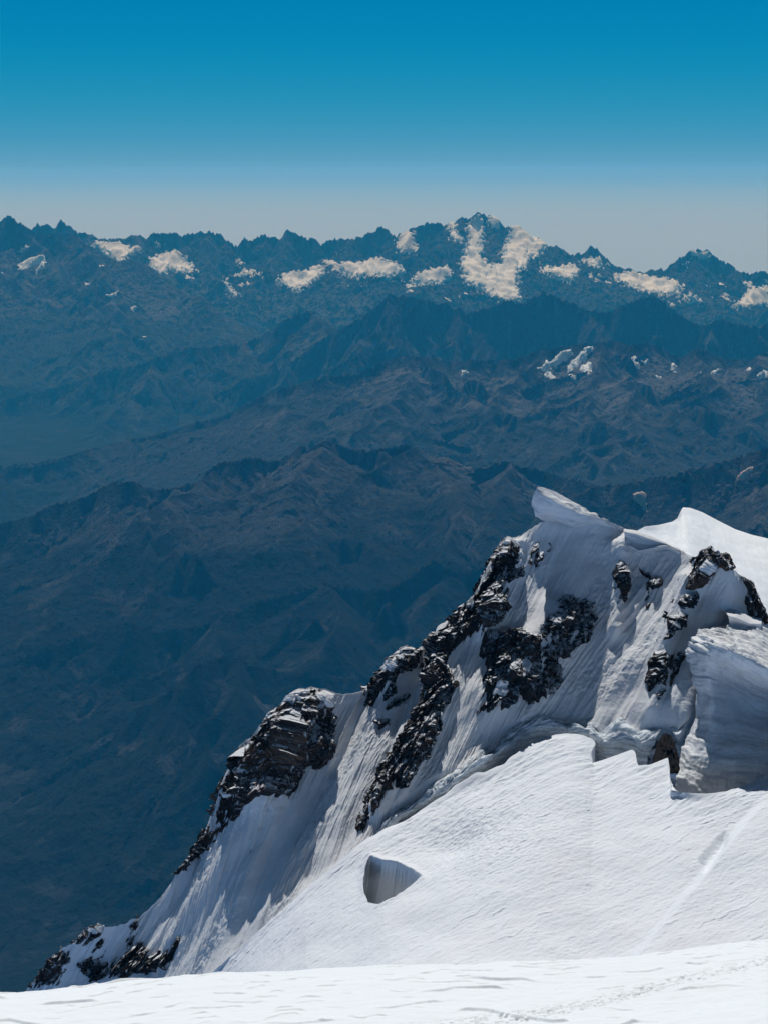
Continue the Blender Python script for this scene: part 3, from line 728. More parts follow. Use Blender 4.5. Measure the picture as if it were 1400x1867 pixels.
# ------------------------------------------------------------------ near snow face
CREST = [(30, 1830, 498), (60, 1797, 500), (78, 1770, 500), (85, 1750, 500), (100, 1739, 500), (115, 1728, 501), (140, 1717, 502), (150, 1698, 502), (165, 1687, 503), (180, 1685, 504), (195, 1690, 504), (215, 1688, 505),
         (232, 1683, 505), (240, 1676, 505), (252, 1675, 505), (285, 1645, 507), (305, 1623, 508), (320, 1600, 509), (324, 1585, 509), (345, 1560, 510), (352, 1546, 511), (365, 1531, 512), (385, 1519, 513), (392, 1503, 514),
         (394, 1465, 515), (403, 1435, 515), (415, 1420, 516), (422, 1403, 516), (423, 1388, 517), (436, 1360, 518), (462, 1340, 518), (472, 1325, 519), (485, 1308, 519), (500, 1294, 519), (508, 1290, 520), (520, 1272, 520),
         (535, 1260, 520), (547, 1254, 520), (558, 1256, 520), (567, 1252, 521), (580, 1255, 521), (600, 1258, 522), (610, 1263, 523), (625, 1266, 524), (645, 1264, 525), (665, 1258, 526), (675, 1245, 528), (690, 1232, 529),
         (700, 1217, 530), (710, 1205, 531), (720, 1190, 532), (730, 1180, 533), (742, 1176, 534), (752, 1180, 535), (757, 1187, 535), (768, 1178, 536), (785, 1168, 538), (800, 1162, 540), (817, 1148, 542), (828, 1128, 543),
         (843, 1110, 545), (860, 1090, 546), (874, 1080, 547), (878, 1062, 548), (888, 1050, 549), (896, 1038, 550), (897, 1020, 551), (903, 1003, 552), (912, 987, 553), (924, 977, 554), (935, 981, 555), (950, 976, 556),
         (965, 965, 557), (983, 954, 558), (998, 948, 559), (1020, 950, 560), (1050, 948, 560), (1075, 944, 560), (1090, 945, 560), (1118, 957, 560), (1137, 965, 560), (1160, 971, 559), (1185, 980, 558), (1212, 991, 556),
         (1240, 1003, 553), (1262, 1015, 550), (1273, 1018, 547), (1279, 1003, 546), (1290, 999, 545), (1297, 994, 544), (1303, 1006, 543), (1310, 1003, 544), (1316, 1016, 545), (1322, 1006, 545), (1329, 1010, 545), (1336, 1038, 545),
         (1345, 1046, 545), (1355, 1052, 545), (1372, 1060, 545), (1382, 1085, 544), (1395, 1115, 544), (1402, 1135, 543), (1440, 1165, 541), (1500, 1200, 538), (1900, 1400, 528)]
CB = [  # crest px -> base px
    (30, -40), (60, -10), (165, 50), (252, 110), (320, 170), (394, 235), (485, 300), (567, 350), (640, 410), (700, 478), (757, 545), (817, 605), (896, 675), (924, 735), (998, 805), (1075, 865), (1137, 918), (1212, 990),
    (1273, 1065), (1316, 1150), (1345, 1235), (1402, 1395), (1500, 1500), (1900, 1900)]
BASE = [(-60, 1880, 496), (20, 1880, 495), (100, 1880, 492), (170, 1880, 490), (250, 1880, 485), (322, 1870, 478), (390, 1810, 472), (430, 1775, 471), (500, 1708, 473), (600, 1610, 479), (640, 1570, 482), (660, 1548, 485), (720, 1482, 493),
        (760, 1457, 497), (800, 1430, 500), (850, 1395, 505), (875, 1378, 508), (900, 1366, 511), (920, 1345, 514), (950, 1318, 518), (985, 1307, 521), (1010, 1312, 521), (1040, 1322, 520), (1075, 1318, 519), (1100, 1340, 516),
        (1130, 1318, 516), (1165, 1343, 513), (1200, 1328, 514), (1235, 1332, 513), (1262, 1300, 520), (1300, 1320, 526), (1400, 1330, 528), (1500, 1345, 527), (1900, 1440, 518)]

def face():
    nc, nt_, nb = 1800, 560, 60
    cr = np.array(CREST, float); cb = np.array(CB, float); ba = np.array(BASE, float)
    # columns spread evenly along the crest (by photo width and height)
    acc = np.concatenate([[0], np.cumsum(np.hypot(np.diff(cr[:, 0]), 0.6 * np.diff(cr[:, 1])))])
    s = np.linspace(0, acc[-1], nc)
    cpx, cpy, cD = (np.interp(s, acc, cr[:, k]) for k in range(3))
    cpy = cpy + 1.6 * noise(s / 9.0, 0 * s, 3) + 1.2 * noise(s / 4.0, 0 * s, 4)
    bx = np.interp(cpx, cb[:, 0], cb[:, 1])
    ker = np.exp(-0.5 * (np.arange(-60, 61) / 22.0) ** 2); ker /= ker.sum()
    bx = np.convolve(np.pad(bx, 60, mode='reflect', reflect_type='odd'), ker, 'valid')
    by = np.interp(bx, ba[:, 0], ba[:, 1]); bD = np.interp(bx, ba[:, 0], ba[:, 2])
    A = unproj(cpx, cpy, cD); B = unproj(bx, by, bD)
    # smooth copy of the crest: below the edge the face forgets the jags
    cpys = np.convolve(np.pad(cpy, 60, mode='reflect', reflect_type='odd'), ker, 'valid'); cpxs = np.convolve(np.pad(cpx, 60, mode='reflect', reflect_type='odd'), ker, 'valid')
    As = unproj(cpxs, cpys, cD)
    t = np.linspace(0, 1, nt_)[:, None, None]
    w = np.exp(-t / 0.05)
    top = As * (1 - w) + A * w
    P = top * (1 - t) + B * t
    # concave: steeper under the crest, easing lower down
    sag = 1.3 * (4 * t * (1 - t)) ** 0.9
    P[..., 1] += (sag * 0.75)[..., 0]; P[..., 2] -= (sag * 0.75)[..., 0]
    # far side of the crest
    u = (np.linspace(1, 0, nb + 1)[:-1] ** 1.6)[:, None]
    back = np.stack([A[None, :, 0] + 6 * u, A[None, :, 1] + 70 * u, A[None, :, 2] - 75 * u ** 1.1 - 0.5 * u], -1)
    return P, back, cpx

FP, FBACK, FCOL = face()
FN = normals(FP)
FN = np.where((FN[..., 1:2] > 0), -FN, FN)
FSL = np.cumsum(np.concatenate([[0], np.linalg.norm(np.diff(FP[200], axis=0), axis=1)]))      # metres across the fall line
FTL = np.concatenate([np.zeros((1, FP.shape[1])), np.cumsum(np.linalg.norm(np.diff(FP, axis=0), axis=2), 0)])  # metres down it
FS = np.repeat(FSL[None], FP.shape[0], 0)

# broad ribs and hollows of the face (heights in metres along the normal; px, py lines)
RIBS = [([(817, 1150), (800, 1230), (790, 1300), (740, 1400), (690, 1480)], 3.4, 16), ([(1255, 1060), (1230, 1130), (1200, 1230), (1185, 1300)], 2.8, 16), ([(1120, 1000), (1128, 1060), (1120, 1150)], 2.6, 14),
        ([(940, 990), (905, 1080), (880, 1150)], 3.0, 18), ([(1140, 975), (1135, 1010)], 1.6, 10), ([(1320, 1045), (1300, 1110), (1270, 1200), (1225, 1290)], 2.0, 26), ([(567, 1270), (540, 1340), (470, 1440)], 4.0, 36),
        ([(1010, 1130), (950, 1200), (900, 1270)], 3.2, 34), ([(735, 1190), (700, 1250)], 2.0, 14)]
def relief(px, py, S, T):
    h = 1.6 * fbm(S / 22.0, T / 30.0, 3, 61)
    for line, amp, w in RIBS:
        d = np.full(px.shape, 1e9, F32)
        for (ax, ay), (bx, by) in zip(line[:-1], line[1:]):
            ex, ey = bx - ax, by - ay
            t = np.clip(((px - ax) * ex + (py - ay) * ey) / (ex * ex + ey * ey), 0, 1)
            d = np.minimum(d, np.hypot(px - ax - t * ex, py - ay - t * ey))
        h = h + amp * np.exp(-(d / w) ** 2 * 0.8)
    return h
px0, py0 = proj(FP)
fade = sstep(0.0, 0.06, np.linspace(0, 1, FP.shape[0]))[:, None] * sstep(1.0, 0.95, np.linspace(0, 1, FP.shape[0]))[:, None]
FP = FP + FN * (relief(px0, py0, FS, FTL) * fade)[..., None]
FN = normals(FP); FN = np.where((FN[..., 1:2] > 0), -FN, FN)

def face_snow():
    S, T = FS, FTL
    Sw = S + 1.2 * fbm(S / 9, T / 30, 2, 70)
    h = (0.30 * fbm(Sw / 2.4, T / 45, 3, 71) + 0.17 * fbm(Sw / 0.7, T / 16, 2, 74)) * (0.35 + 0.9 * sstep(-0.35, 0.4, noise(S / 19, T / 34, 78))) + 0.16 * fbm(S / 1.1, T / 1.9, 4, 75) * (0.35 + sstep(-0.1, 0.4, noise(S / 14, T / 18, 79)))
    fl = np.clip(noise(Sw / 3.6, T / 80, 77), 0, 1)
    h = h - 0.9 * fl ** 1.5 * sstep(2, 12, T)
    h = h * sstep(0.0, 3.0, T)
    Q = FP + FN * h[..., None]
    Q = np.concatenate([FBACK, Q], 0)
    return put(grid_obj('snow_slope', Q, M_SNOW), 'steep fluted snow face under the crest, streaked down its fall line', 'snow slope', kind='structure')
face_snow()

def rock(poly, label, thick=2.5, amp=2.4, bias=0.4, margin=9, soft=14.0, warp=5.0, seed=1, mat=None, big=3.4, small=1.1, surf=None, up=2, lift=0.0, caps=()):
    """Broken rock standing out of the snow inside an outline; the snow fills its hollows."""
    P, N, S, T = surf or (FP, FN, FS, FTL)
    poly = np.asarray(poly, float)
    gx, gy = proj(P)
    x0, y0 = poly.min(0) - margin - 6; x1, y1 = poly.max(0) + margin + 6
    m = (gx > x0) & (gx < x1) & (gy > y0) & (gy < y1)
    rr = np.where(m.any(1))[0]; cc = np.where(m.any(0))[0]
    r0, r1 = rr[0], rr[-1] + 1; c0, c1 = cc[0], cc[-1] + 1
    B = upsample(P[r0:r1, c0:c1], up); Nn = upsample(N[r0:r1, c0:c1], up); s = upsample(S[r0:r1, c0:c1], up); t = upsample(T[r0:r1, c0:c1], up)
    bx, by = proj(B)
    jx = bx + warp * fbm(s / 3.0, t / 3.5, 3, seed); jy = by + warp * fbm(s / 3.0 + 60, t / 3.5, 3, seed + 9)
    sd = sdist(poly, jx, jy)
    ws = s + 1.3 * fbm(s / 4, t / 4, 3, seed + 20); wt = t + 1.3 * fbm(s / 4 + 20, t / 4, 3, seed + 21)
    ra = ws * 0.95 + wt * 0.22; rb = wt * 0.95 - ws * 0.22
    c = 0.70 * facets(ra / big, rb / (big * 3.0), seed + 30, 1.3) + 0.52 * facets(ra / small + 7, rb / (small * 2.8), seed + 40, 1.4) + 0.24 * facets(ra / 0.5, rb / 1.3, seed + 45, 1.3)
    c = c + 0.55 * fbm(s / 3.4, t / 5.0, 3, seed + 50)
    inn = sstep(-4, soft, sd)
    h = thick * inn * (0.75 + 0.8 * noise(s / 7.0, t / 9.0, seed + 55)) + amp * c * (0.4 + 0.6 * inn) - bias - 1.6 * sstep(1.0, -margin, sd) + lift
    Dd = Nn + np.array([0.0, -0.75, -0.35]); Dd = Dd / np.linalg.norm(Dd, axis=-1, keepdims=True)
    Q = B + np.where((h > 0)[..., None], Dd, Nn) * h[..., None]
    keep = (sd > -margin) & (h > -0.9)
    o = grid_obj('rock_outcrop', Q, mat or M_ROCK, keep=keep, smooth=False)
    for cp in caps:                                      # snow lying on the top of the rock
        cp = np.asarray(cp, float)
        sc = sdist(cp, bx + 2.5 * fbm(s / 2.0, t / 2.0, 3, seed + 70), by + 2.5 * fbm(s / 2.0 + 9, t / 2.0, 3, seed + 71))
        hs = np.maximum(h, 0) * 0.55 + 0.45 * (thick * 0.8) + 0.9 * sstep(-2.5, 4.5, sc) - 0.25 + 0.25 * fbm(s / 1.5, t / 1.5, 3, seed + 72)
        kc = sc > -2.5
        if kc.sum() > 6: grid_obj('snow_cap', B + np.where((hs > 0)[..., None], Dd, Nn) * hs[..., None], M_CORN, keep=kc, parent=o)
    return put(o, label, 'rock outcrop', 'rock outcrops on the snow face', 'thing')

rock([(395, 1500), (394, 1460), (403, 1435), (422, 1405), (424, 1385), (436, 1360), (462, 1340), (485, 1308), (508, 1288), (535, 1262), (560, 1252), (580, 1254), (600, 1268), (612, 1285), (615, 1310), (608, 1340), (605, 1370),
      (595, 1395), (575, 1402), (562, 1400), (548, 1425), (535, 1450), (515, 1462), (500, 1450), (470, 1455), (455, 1465), (440, 1480), (425, 1495), (405, 1505)],
     'broad snow-flecked rock bluff crowning the left shoulder of the ridge', thick=4.2, amp=3.0, bias=0.6, soft=22, seed=101, mat=M_ROCKB,
     caps=[[(524, 1276), (536, 1258), (550, 1252), (560, 1260), (548, 1268), (534, 1280)], [(488, 1304), (500, 1290), (508, 1290), (506, 1304), (494, 1312)], [(430, 1412), (440, 1396), (452, 1378), (456, 1384), (452, 1404), (440, 1414)], [(576, 1268), (590, 1258), (606, 1266), (600, 1284), (588, 1282)], [(412, 1436), (426, 1432), (436, 1440), (424, 1448)]])
rock([(322, 1594), (333, 1570), (352, 1546), (385, 1515), (400, 1503), (414, 1502), (396, 1524), (376, 1547), (352, 1570), (332, 1592)],
     'thin brown rock rib on the skyline just below the broad bluff', thick=1.8, amp=2.0, bias=0.2, soft=8, seed=111, mat=M_ROCKB)
rock([(58, 1800), (76, 1765), (84, 1746), (104, 1733), (124, 1733), (129, 1750), (116, 1766), (106, 1795)], 'lowest dark rock on the left, at the tip of the ridge', thick=2.0, amp=2.0, bias=0.2, soft=10, seed=121, mat=M_ROCKB)
rock([(140, 1720), (150, 1696), (170, 1684), (186, 1690), (183, 1708), (165, 1716), (148, 1724)], 'small round rock head under a snow cap near the ridge tip', thick=1.6, amp=1.8, bias=0.2, soft=8, seed=131, mat=M_ROCKB, caps=[[(158, 1692), (170, 1683), (186, 1688), (184, 1696), (168, 1696)]])
rock([(140, 1760), (165, 1740), (185, 1712), (198, 1712), (195, 1735), (185, 1750), (198, 1760), (195, 1780), (165, 1786), (150, 1772)], 'small dark crag between the lowest rock and the spread-out crag', thick=1.6, amp=2.2, bias=0.4, soft=8, seed=141)
rock([(203, 1752), (225, 1730), (238, 1690), (250, 1674), (254, 1690), (246, 1715), (262, 1720), (275, 1735), (300, 1740), (325, 1710), (332, 1710), (320, 1737), (302, 1762), (275, 1772), (230, 1780), (198, 1785)],
     'spread-out crag with snowy gaps just above the foreground snow', thick=1.8, amp=2.6, bias=0.6, soft=9, seed=151)
rock([(662, 1282), (670, 1247), (698, 1216), (718, 1188), (742, 1173), (760, 1187), (750, 1205), (735, 1220), (722, 1240), (718, 1262), (700, 1274), (692, 1258), (684, 1266), (678, 1290), (667, 1280)],
     'rock step on the skyline right of the snowy saddle', thick=2.4, amp=2.4, bias=0.4, soft=9, seed=161, caps=[[(722, 1196), (734, 1182), (748, 1178), (752, 1186), (740, 1194)], [(702, 1220), (712, 1206), (720, 1204), (716, 1216)]])
rock([(703, 1292), (724, 1270), (744, 1263), (736, 1279), (715, 1291)], 'small rock island under the rock step', thick=1.2, amp=1.6, bias=0.2, soft=7, seed=166)
rock([(681, 1315), (700, 1312), (714, 1311), (706, 1324), (688, 1324)], 'tiny rock spots in the snow below the small rock island', thick=0.8, amp=1.6, bias=0.3, soft=7, seed=168)
rock([(783, 1168), (815, 1146), (830, 1126), (842, 1140), (822, 1170), (814, 1210), (827, 1235), (834, 1245), (822, 1265), (807, 1290), (802, 1320), (792, 1350), (782, 1380), (762, 1396), (750, 1420), (741, 1436), (722, 1438),
      (718, 1414), (705, 1435), (690, 1470), (672, 1492), (666, 1476), (680, 1448), (700, 1408), (714, 1383), (733, 1350), (753, 1315), (763, 1295), (779, 1270), (776, 1230), (779, 1200)],
     'long narrow rock rib running diagonally down the middle of the face', thick=3.0, amp=2.6, bias=0.2, soft=9, seed=171)
rock([(755, 1190), (770, 1176), (785, 1164), (802, 1156), (803, 1172), (785, 1184), (766, 1192)], 'low dark rock on the skyline joining the rock step and the long rib', thick=1.6, amp=2.0, bias=0.3, soft=7, seed=176)
rock([(653, 1512), (653, 1494), (662, 1482), (668, 1494), (659, 1514)], 'small black rock tooth at the foot of the long diagonal rib', thick=1.2, amp=1.4, bias=0.0, soft=6, seed=181)
rock([(872, 1080), (886, 1048), (894, 1033), (895, 1013), (910, 985), (925, 976), (940, 988), (946, 1015), (957, 1035), (951, 1050), (932, 1056), (922, 1080), (917, 1095), (926, 1100), (906, 1130), (890, 1146), (878, 1136),
      (870, 1152), (850, 1162), (822, 1188), (803, 1180), (826, 1128), (843, 1108), (860, 1090)], 'steep dark buttress on the skyline left of the overhanging cornice', thick=3.2, amp=2.8, bias=0.3, soft=12, seed=191, caps=[[(914, 990), (926, 978), (938, 988), (930, 996)], [(856, 1104), (868, 1090), (874, 1098), (864, 1112)], [(932, 1010), (946, 1000), (948, 1030), (938, 1034)]])
rock([(962, 1030), (969, 995), (980, 989), (986, 1002), (1000, 983), (1005, 994), (992, 1021), (978, 1034)], 'small dark rock patch in the shade under the cornice', thick=1.4, amp=1.6, bias=0.3, soft=8, seed=201)
rock([(878, 1140), (895, 1149), (920, 1143), (945, 1150), (975, 1154), (984, 1160), (985, 1190), (980, 1230), (1000, 1235), (990, 1262), (968, 1286), (955, 1270), (945, 1255), (925, 1280), (912, 1296), (918, 1265), (895, 1290), (868, 1302),
      (885, 1260), (881, 1240), (885, 1210), (875, 1185)], 'massive dark rock wall below the smooth lit snow ramp', thick=4.6, amp=2.8, bias=0.3, soft=10, seed=211, caps=[[(944, 1206), (956, 1200), (958, 1218), (948, 1226)], [(900, 1262), (912, 1240), (918, 1244), (914, 1262)]])
rock([(980, 1158), (986, 1130), (996, 1113), (1010, 1105), (1020, 1084), (1035, 1074), (1050, 1077), (1066, 1090), (1086, 1100), (1090, 1125), (1082, 1150), (1086, 1176), (1060, 1176), (1040, 1190), (1020, 1200), (1023, 1240),
      (1016, 1266), (1000, 1271), (990, 1240), (984, 1200)], 'snow-speckled rocks right of the massive dark wall', thick=2.0, amp=3.0, bias=0.6, soft=14, seed=221, mat=M_ROCKS)
rock([(1113, 1030), (1125, 1021), (1141, 1024), (1145, 1050), (1149, 1075), (1152, 1095), (1139, 1107), (1129, 1091), (1124, 1062), (1116, 1055)], 'upright pair of dark rock ribs below the second cornice', thick=2.2, amp=2.0, bias=0.5, soft=8, seed=231)
rock([(1163, 1034), (1180, 1039), (1191, 1049), (1207, 1054), (1207, 1066), (1191, 1077), (1184, 1072), (1183, 1090), (1187, 1096), (1174, 1112), (1176, 1085), (1183, 1060)], 'crooked reddish rock streak right of the upright rock ribs', thick=1.3, amp=1.8, bias=0.3, soft=7, seed=241, mat=M_ROCKB)
rock([(1251, 1072), (1260, 1045), (1270, 1016), (1276, 998), (1290, 992), (1297, 988), (1304, 1000), (1310, 998), (1316, 1008), (1322, 1000), (1330, 1006), (1339, 1038), (1322, 1040), (1310, 1032), (1300, 1046), (1285, 1061), (1264, 1074)],
     'toothed rock tower standing against the bright snow plateau', thick=2.4, amp=2.2, bias=0.3, soft=7, seed=251, warp=2.5, mat=M_ROCKB, caps=[[(1275, 1036), (1290, 1024), (1304, 1026), (1300, 1040), (1282, 1044)]])
rock([(1236, 1100), (1249, 1084), (1269, 1079), (1272, 1095), (1263, 1109), (1244, 1107)], 'snowy rock knob just below the toothed tower', thick=1.3, amp=1.9, bias=0.4, soft=8, seed=261)
rock([(1211, 1167), (1221, 1125), (1235, 1114), (1246, 1119), (1250, 1140), (1236, 1151), (1221, 1162)], 'black rock step on the rib halfway below the toothed tower', thick=2.0, amp=1.6, bias=0.2, soft=8, seed=271)
rock([(1179, 1252), (1181, 1205), (1190, 1189), (1211, 1189), (1214, 1220), (1217, 1245), (1206, 1271), (1195, 1277)], 'taller of two black rocks left of the big snow wave', thick=2.2, amp=1.8, bias=0.3, soft=9, seed=281)
rock([(1217, 1195), (1240, 1184), (1249, 1195), (1241, 1215), (1233, 1231), (1222, 1252), (1219, 1220)], 'smaller of two black rocks left of the big snow wave', thick=1.8, amp=1.8, bias=0.4, soft=8, seed=291)
rock([(1351, 1050), (1372, 1058), (1383, 1084), (1397, 1114), (1404, 1137), (1375, 1132), (1361, 1111), (1357, 1088), (1367, 1082), (1359, 1070)], 'black rock band at the right edge beside the bright plateau', thick=1.8, amp=1.8, bias=0.2, soft=7, seed=301)
rock([(1384, 1160), (1402, 1160), (1420, 1185), (1400, 1182)], 'small dark rock at the right edge above the big snow wave', thick=1.2, amp=1.5, bias=0.2, soft=6, seed=306)

# bright snow plateau behind the crest
def plateau():
    far_ = [(1120, 975, 585), (1160, 968, 600), (1175, 960, 610), (1200, 957, 625), (1225, 951, 640), (1234, 945, 650), (1240, 932, 665), (1244, 925, 672), (1258, 926, 674), (1280, 934, 674), (1310, 950, 670), (1340, 965, 664), (1370, 975, 660), (1400, 982, 657), (1460, 990, 650), (1540, 1000, 640), (1900, 1060, 610)]
    near = [(1120, 985, 562), (1137, 968, 562), (1175, 985, 560), (1212, 1000, 558), (1262, 1030, 554), (1300, 1070, 552), (1340, 1090, 551), (1380, 1120, 550), (1420, 1160, 548), (1540, 1230, 545), (1900, 1420, 530)]
    u = np.linspace(0, 1, 420)
    f = np.array(far_, float); n = np.array(near, float)
    def along(a):
        acc = np.concatenate([[0], np.cumsum(np.hypot(np.diff(a[:, 0]), np.diff(a[:, 1])))]); acc /= acc[-1]
        return unproj(*(np.interp(u, acc, a[:, k]) for k in range(3)))
    Fp, Np = along(f), along(n)
    t = np.linspace(0, 1, 220)[:, None, None]
    P = Np * (1 - t) + Fp * t
    P[..., 2] -= (2.2 * 4 * t * (1 - t))[..., 0]
    X, Y = P[..., 0], P[..., 1]
    fd = sstep(1.0, 0.9, t[..., 0])
    P[..., 2] += (0.7 * fbm(X / 18, Y / 26, 3, 401) + 0.12 * fbm(X / 1.5, Y / 4, 3, 405)) * fd
    u2 = np.linspace(0.02, 1, 40)[:, None]
    back = np.stack([Fp[None, :, 0] + 10 * u2, Fp[None, :, 1] + 60 * u2, Fp[None, :, 2] - 70 * u2 ** 1.3], -1)
    P = np.concatenate([P, back], 0)
    return put(grid_obj('snow_plateau', P, M_FORE, flip=True), 'brilliant sunlit snow dome behind the toothed rock tower', 'snow plateau', kind='structure')
plateau()

# ------------------------------------------------------------------ lower glacier
LIP = [(372, 1790, 470), (385, 1776, 469), (400, 1762, 468), (480, 1690, 470), (560, 1620, 475), (640, 1550, 480), (672, 1526, 484), (682, 1523, 484), (700, 1511, 486), (740, 1496, 489), (790, 1461, 493), (812, 1448, 495), (830, 1431, 497), (850, 1420, 498),
       (870, 1407, 500), (882, 1409, 500), (905, 1397, 502), (918, 1394, 502), (925, 1384, 504), (945, 1370, 506), (985, 1346, 511), (1010, 1340, 512), (1030, 1337, 513), (1050, 1338, 513), (1068, 1342, 512), (1082, 1349, 511), (1086, 1358, 509), (1076, 1370, 506), (1079, 1380, 504),
       (1068, 1394, 501), (1100, 1385, 502), (1130, 1374, 503), (1152, 1366, 504), (1158, 1372, 502), (1161, 1396, 496), (1185, 1394, 496), (1205, 1386, 497), (1217, 1380, 498), (1220, 1400, 494), (1221, 1440, 480), (1235, 1443, 479), (1250, 1446, 478), (1290, 1447, 478), (1320, 1443, 479),
       (1345, 1436, 481), (1375, 1425, 484), (1400, 1412, 487), (1450, 1390, 491), (1520, 1370, 495), (1920, 1400, 497)]
LOW = [(372, 400, 452), (480, 470, 440), (560, 560, 425), (682, 720, 408), (790, 830, 402), (905, 930, 400), (1010, 1020, 400), (1086, 1075, 400), (1152, 1150, 400), (1221, 1220, 398), (1290, 1290, 396), (1400, 1400, 394), (1520, 1520, 390), (1920, 1920, 386)]
SCOOP = [(678, 1567), (668, 1583), (664, 1603), (666, 1626), (672, 1645), (690, 1649), (720, 1636), (750, 1616), (769, 1600), (752, 1588), (725, 1577), (700, 1575)]
CRACK = [(1320, 1518), (1325, 1535), (1312, 1560), (1296, 1586), (1286, 1592), (1277, 1570), (1290, 1548)]

def streaks(a, b, lam, La, seed, thr=0.1, wob=1.2):
    """Wind-cut steps in the snow: short risers that face down-slope, in patches."""
    q = b / lam + wob * fbm(a / La, b / (lam * 5), 3, seed)
    fr = q - np.floor(q); saw = 1 - fr; rise = sstep(0.0, 0.09, fr)
    m = sstep(thr, thr + 0.22, noise(a / (La * 0.8) + 0.37 * np.floor(q), np.floor(q) * 1.7, seed + 5)) * sstep(-0.25, 0.25, noise(a / (La * 4), b / (lam * 12), seed + 6))
    return (saw ** 9 + 0.25 * saw ** 2) * m * rise

def glacier():
    L = np.array(LIP, float); lo = np.array(LOW, float)
    acc = np.concatenate([[0], np.cumsum(np.hypot(np.diff(L[:, 0]), np.diff(L[:, 1])))])
    s = np.linspace(0, acc[-1], 1850)
    lx, ly, lD = (np.interp(s, acc, L[:, k]) for k in range(3))
    ly = ly + 1.3 * fbm(s / 10, 0 * s, 3, 501); lx = lx + 1.0 * fbm(s / 12, 0 * s + 5, 2, 503)
    k3 = np.exp(-0.5 * (np.arange(-12, 13) / 3.2) ** 2); k3 /= k3.sum()
    lx, ly, lD = (np.convolve(np.pad(v, 12, mode='reflect', reflect_type='odd'), k3, 'valid') for v in (lx, ly, lD))
    A = unproj(lx, ly, lD)
    lxm = np.maximum.accumulate(lx)
    ker = np.exp(-0.5 * (np.arange(-90, 91) / 35.0) ** 2); ker /= ker.sum()
    sm = lambda v: np.convolve(np.pad(v, 90, mode='reflect', reflect_type='odd'), ker, 'valid')
    lxs = sm(lxm)
    bx = np.interp(lxs, lo[:, 0], lo[:, 1]); bD = np.interp(lxs, lo[:, 0], lo[:, 2])
    B = unproj(bx, 0 * bx + 1815, bD)
    As = np.stack([sm(A[:, k]) for k in range(3)], -1)
    t = np.linspace(0, 1, 700)[:, None, None] ** 1.15
    w = np.exp(-t / 0.03)
    P = (As * (1 - w) + A * w) * (1 - t) + B * t
    P[..., 2] -= (1.5 * 4 * t * (1 - t))[..., 0]
    N = normals(P); N = np.where(N[..., 2:3] < 0, -N, N)
    px, py = proj(P); X, Y = P[..., 0], P[..., 1]
    tt = t[..., 0]
    fd = sstep(0.0, 0.035, tt)
    h = 1.0 * fbm(X / 26, Y / 34, 3, 511) * fd
    # sastrugi, laid down the fall line (down-left)
    a = X * 0.82 + Y * 0.57; b = -X * 0.57 + Y * 0.82
    pz = np.exp(-((px - 880) / 120) ** 2 - ((py - 1520) / 70) ** 2)
    h = h + 0.26 * streaks(a, b, 2.2, 7, 521, 0.2, 0.7) * sstep(0.01, 0.06, tt) + 0.18 * streaks(a + 30, b, 1.2, 2.6, 541, 0.12, 0.6) * fd
    h = h + (0.07 + 0.16 * pz) * fbm(a / 1.6, b / 0.9, 3, 551) * fd + 0.22 * fbm(a / 9, b / 2.2, 3, 556) * fd * (0.4 + sstep(0.25, 0.0, tt))
    # hollows
    sd = sdist(SCOOP, px + 2 * noise(px / 14, py / 14, 561), py)
    far_side = sstep(1655, 1560, py)
    deep = 10.5 * sstep(-1.0, 2.5, sd)
    h = h + 0.9 * np.exp(-(np.clip(-sd, 0, 99) / 9) ** 2) * (sd < 0) * far_side
    sd2 = sdist(CRACK, px + 2 * noise(px / 22, py / 22, 563), py)
    h = h - 1.3 * sstep(-8, 9, sd2)
    h = h - 2.2 * np.exp(-((px - 830 + (py - 1530) * 0.9) / 55) ** 2 - ((py - 1530) / 34) ** 2)
    # a long soft fold on the right
    fold = (px - 1400) * 0.78 + (py - 1445) * 0.63
    h = h + 1.5 * sstep(-10, 14, fold) * np.exp(-np.clip(fold - 14, 0, 999) / 160) * sstep(1440, 1500, py)
    P = P + N * h[..., None]
    P[..., 2] -= deep; P[..., 0] -= 0.18 * deep
    # the lip breaks off into the crevasse behind it
    k = np.linspace(1, 0, 13)[:-1][:, None]
    lip = np.stack([A[None, :, 0] + 0 * k, A[None, :, 1] + 1.2 * k + 0.5 * (k > 0), A[None, :, 2] - 16 * k ** 0.9], -1)
    P = np.concatenate([lip, P], 0)
    return put(grid_obj('glacier', P, M_GLAC), 'bright gently sloping glacier below the crevasse, ribbed by the wind', 'glacier', kind='structure')
glacier()

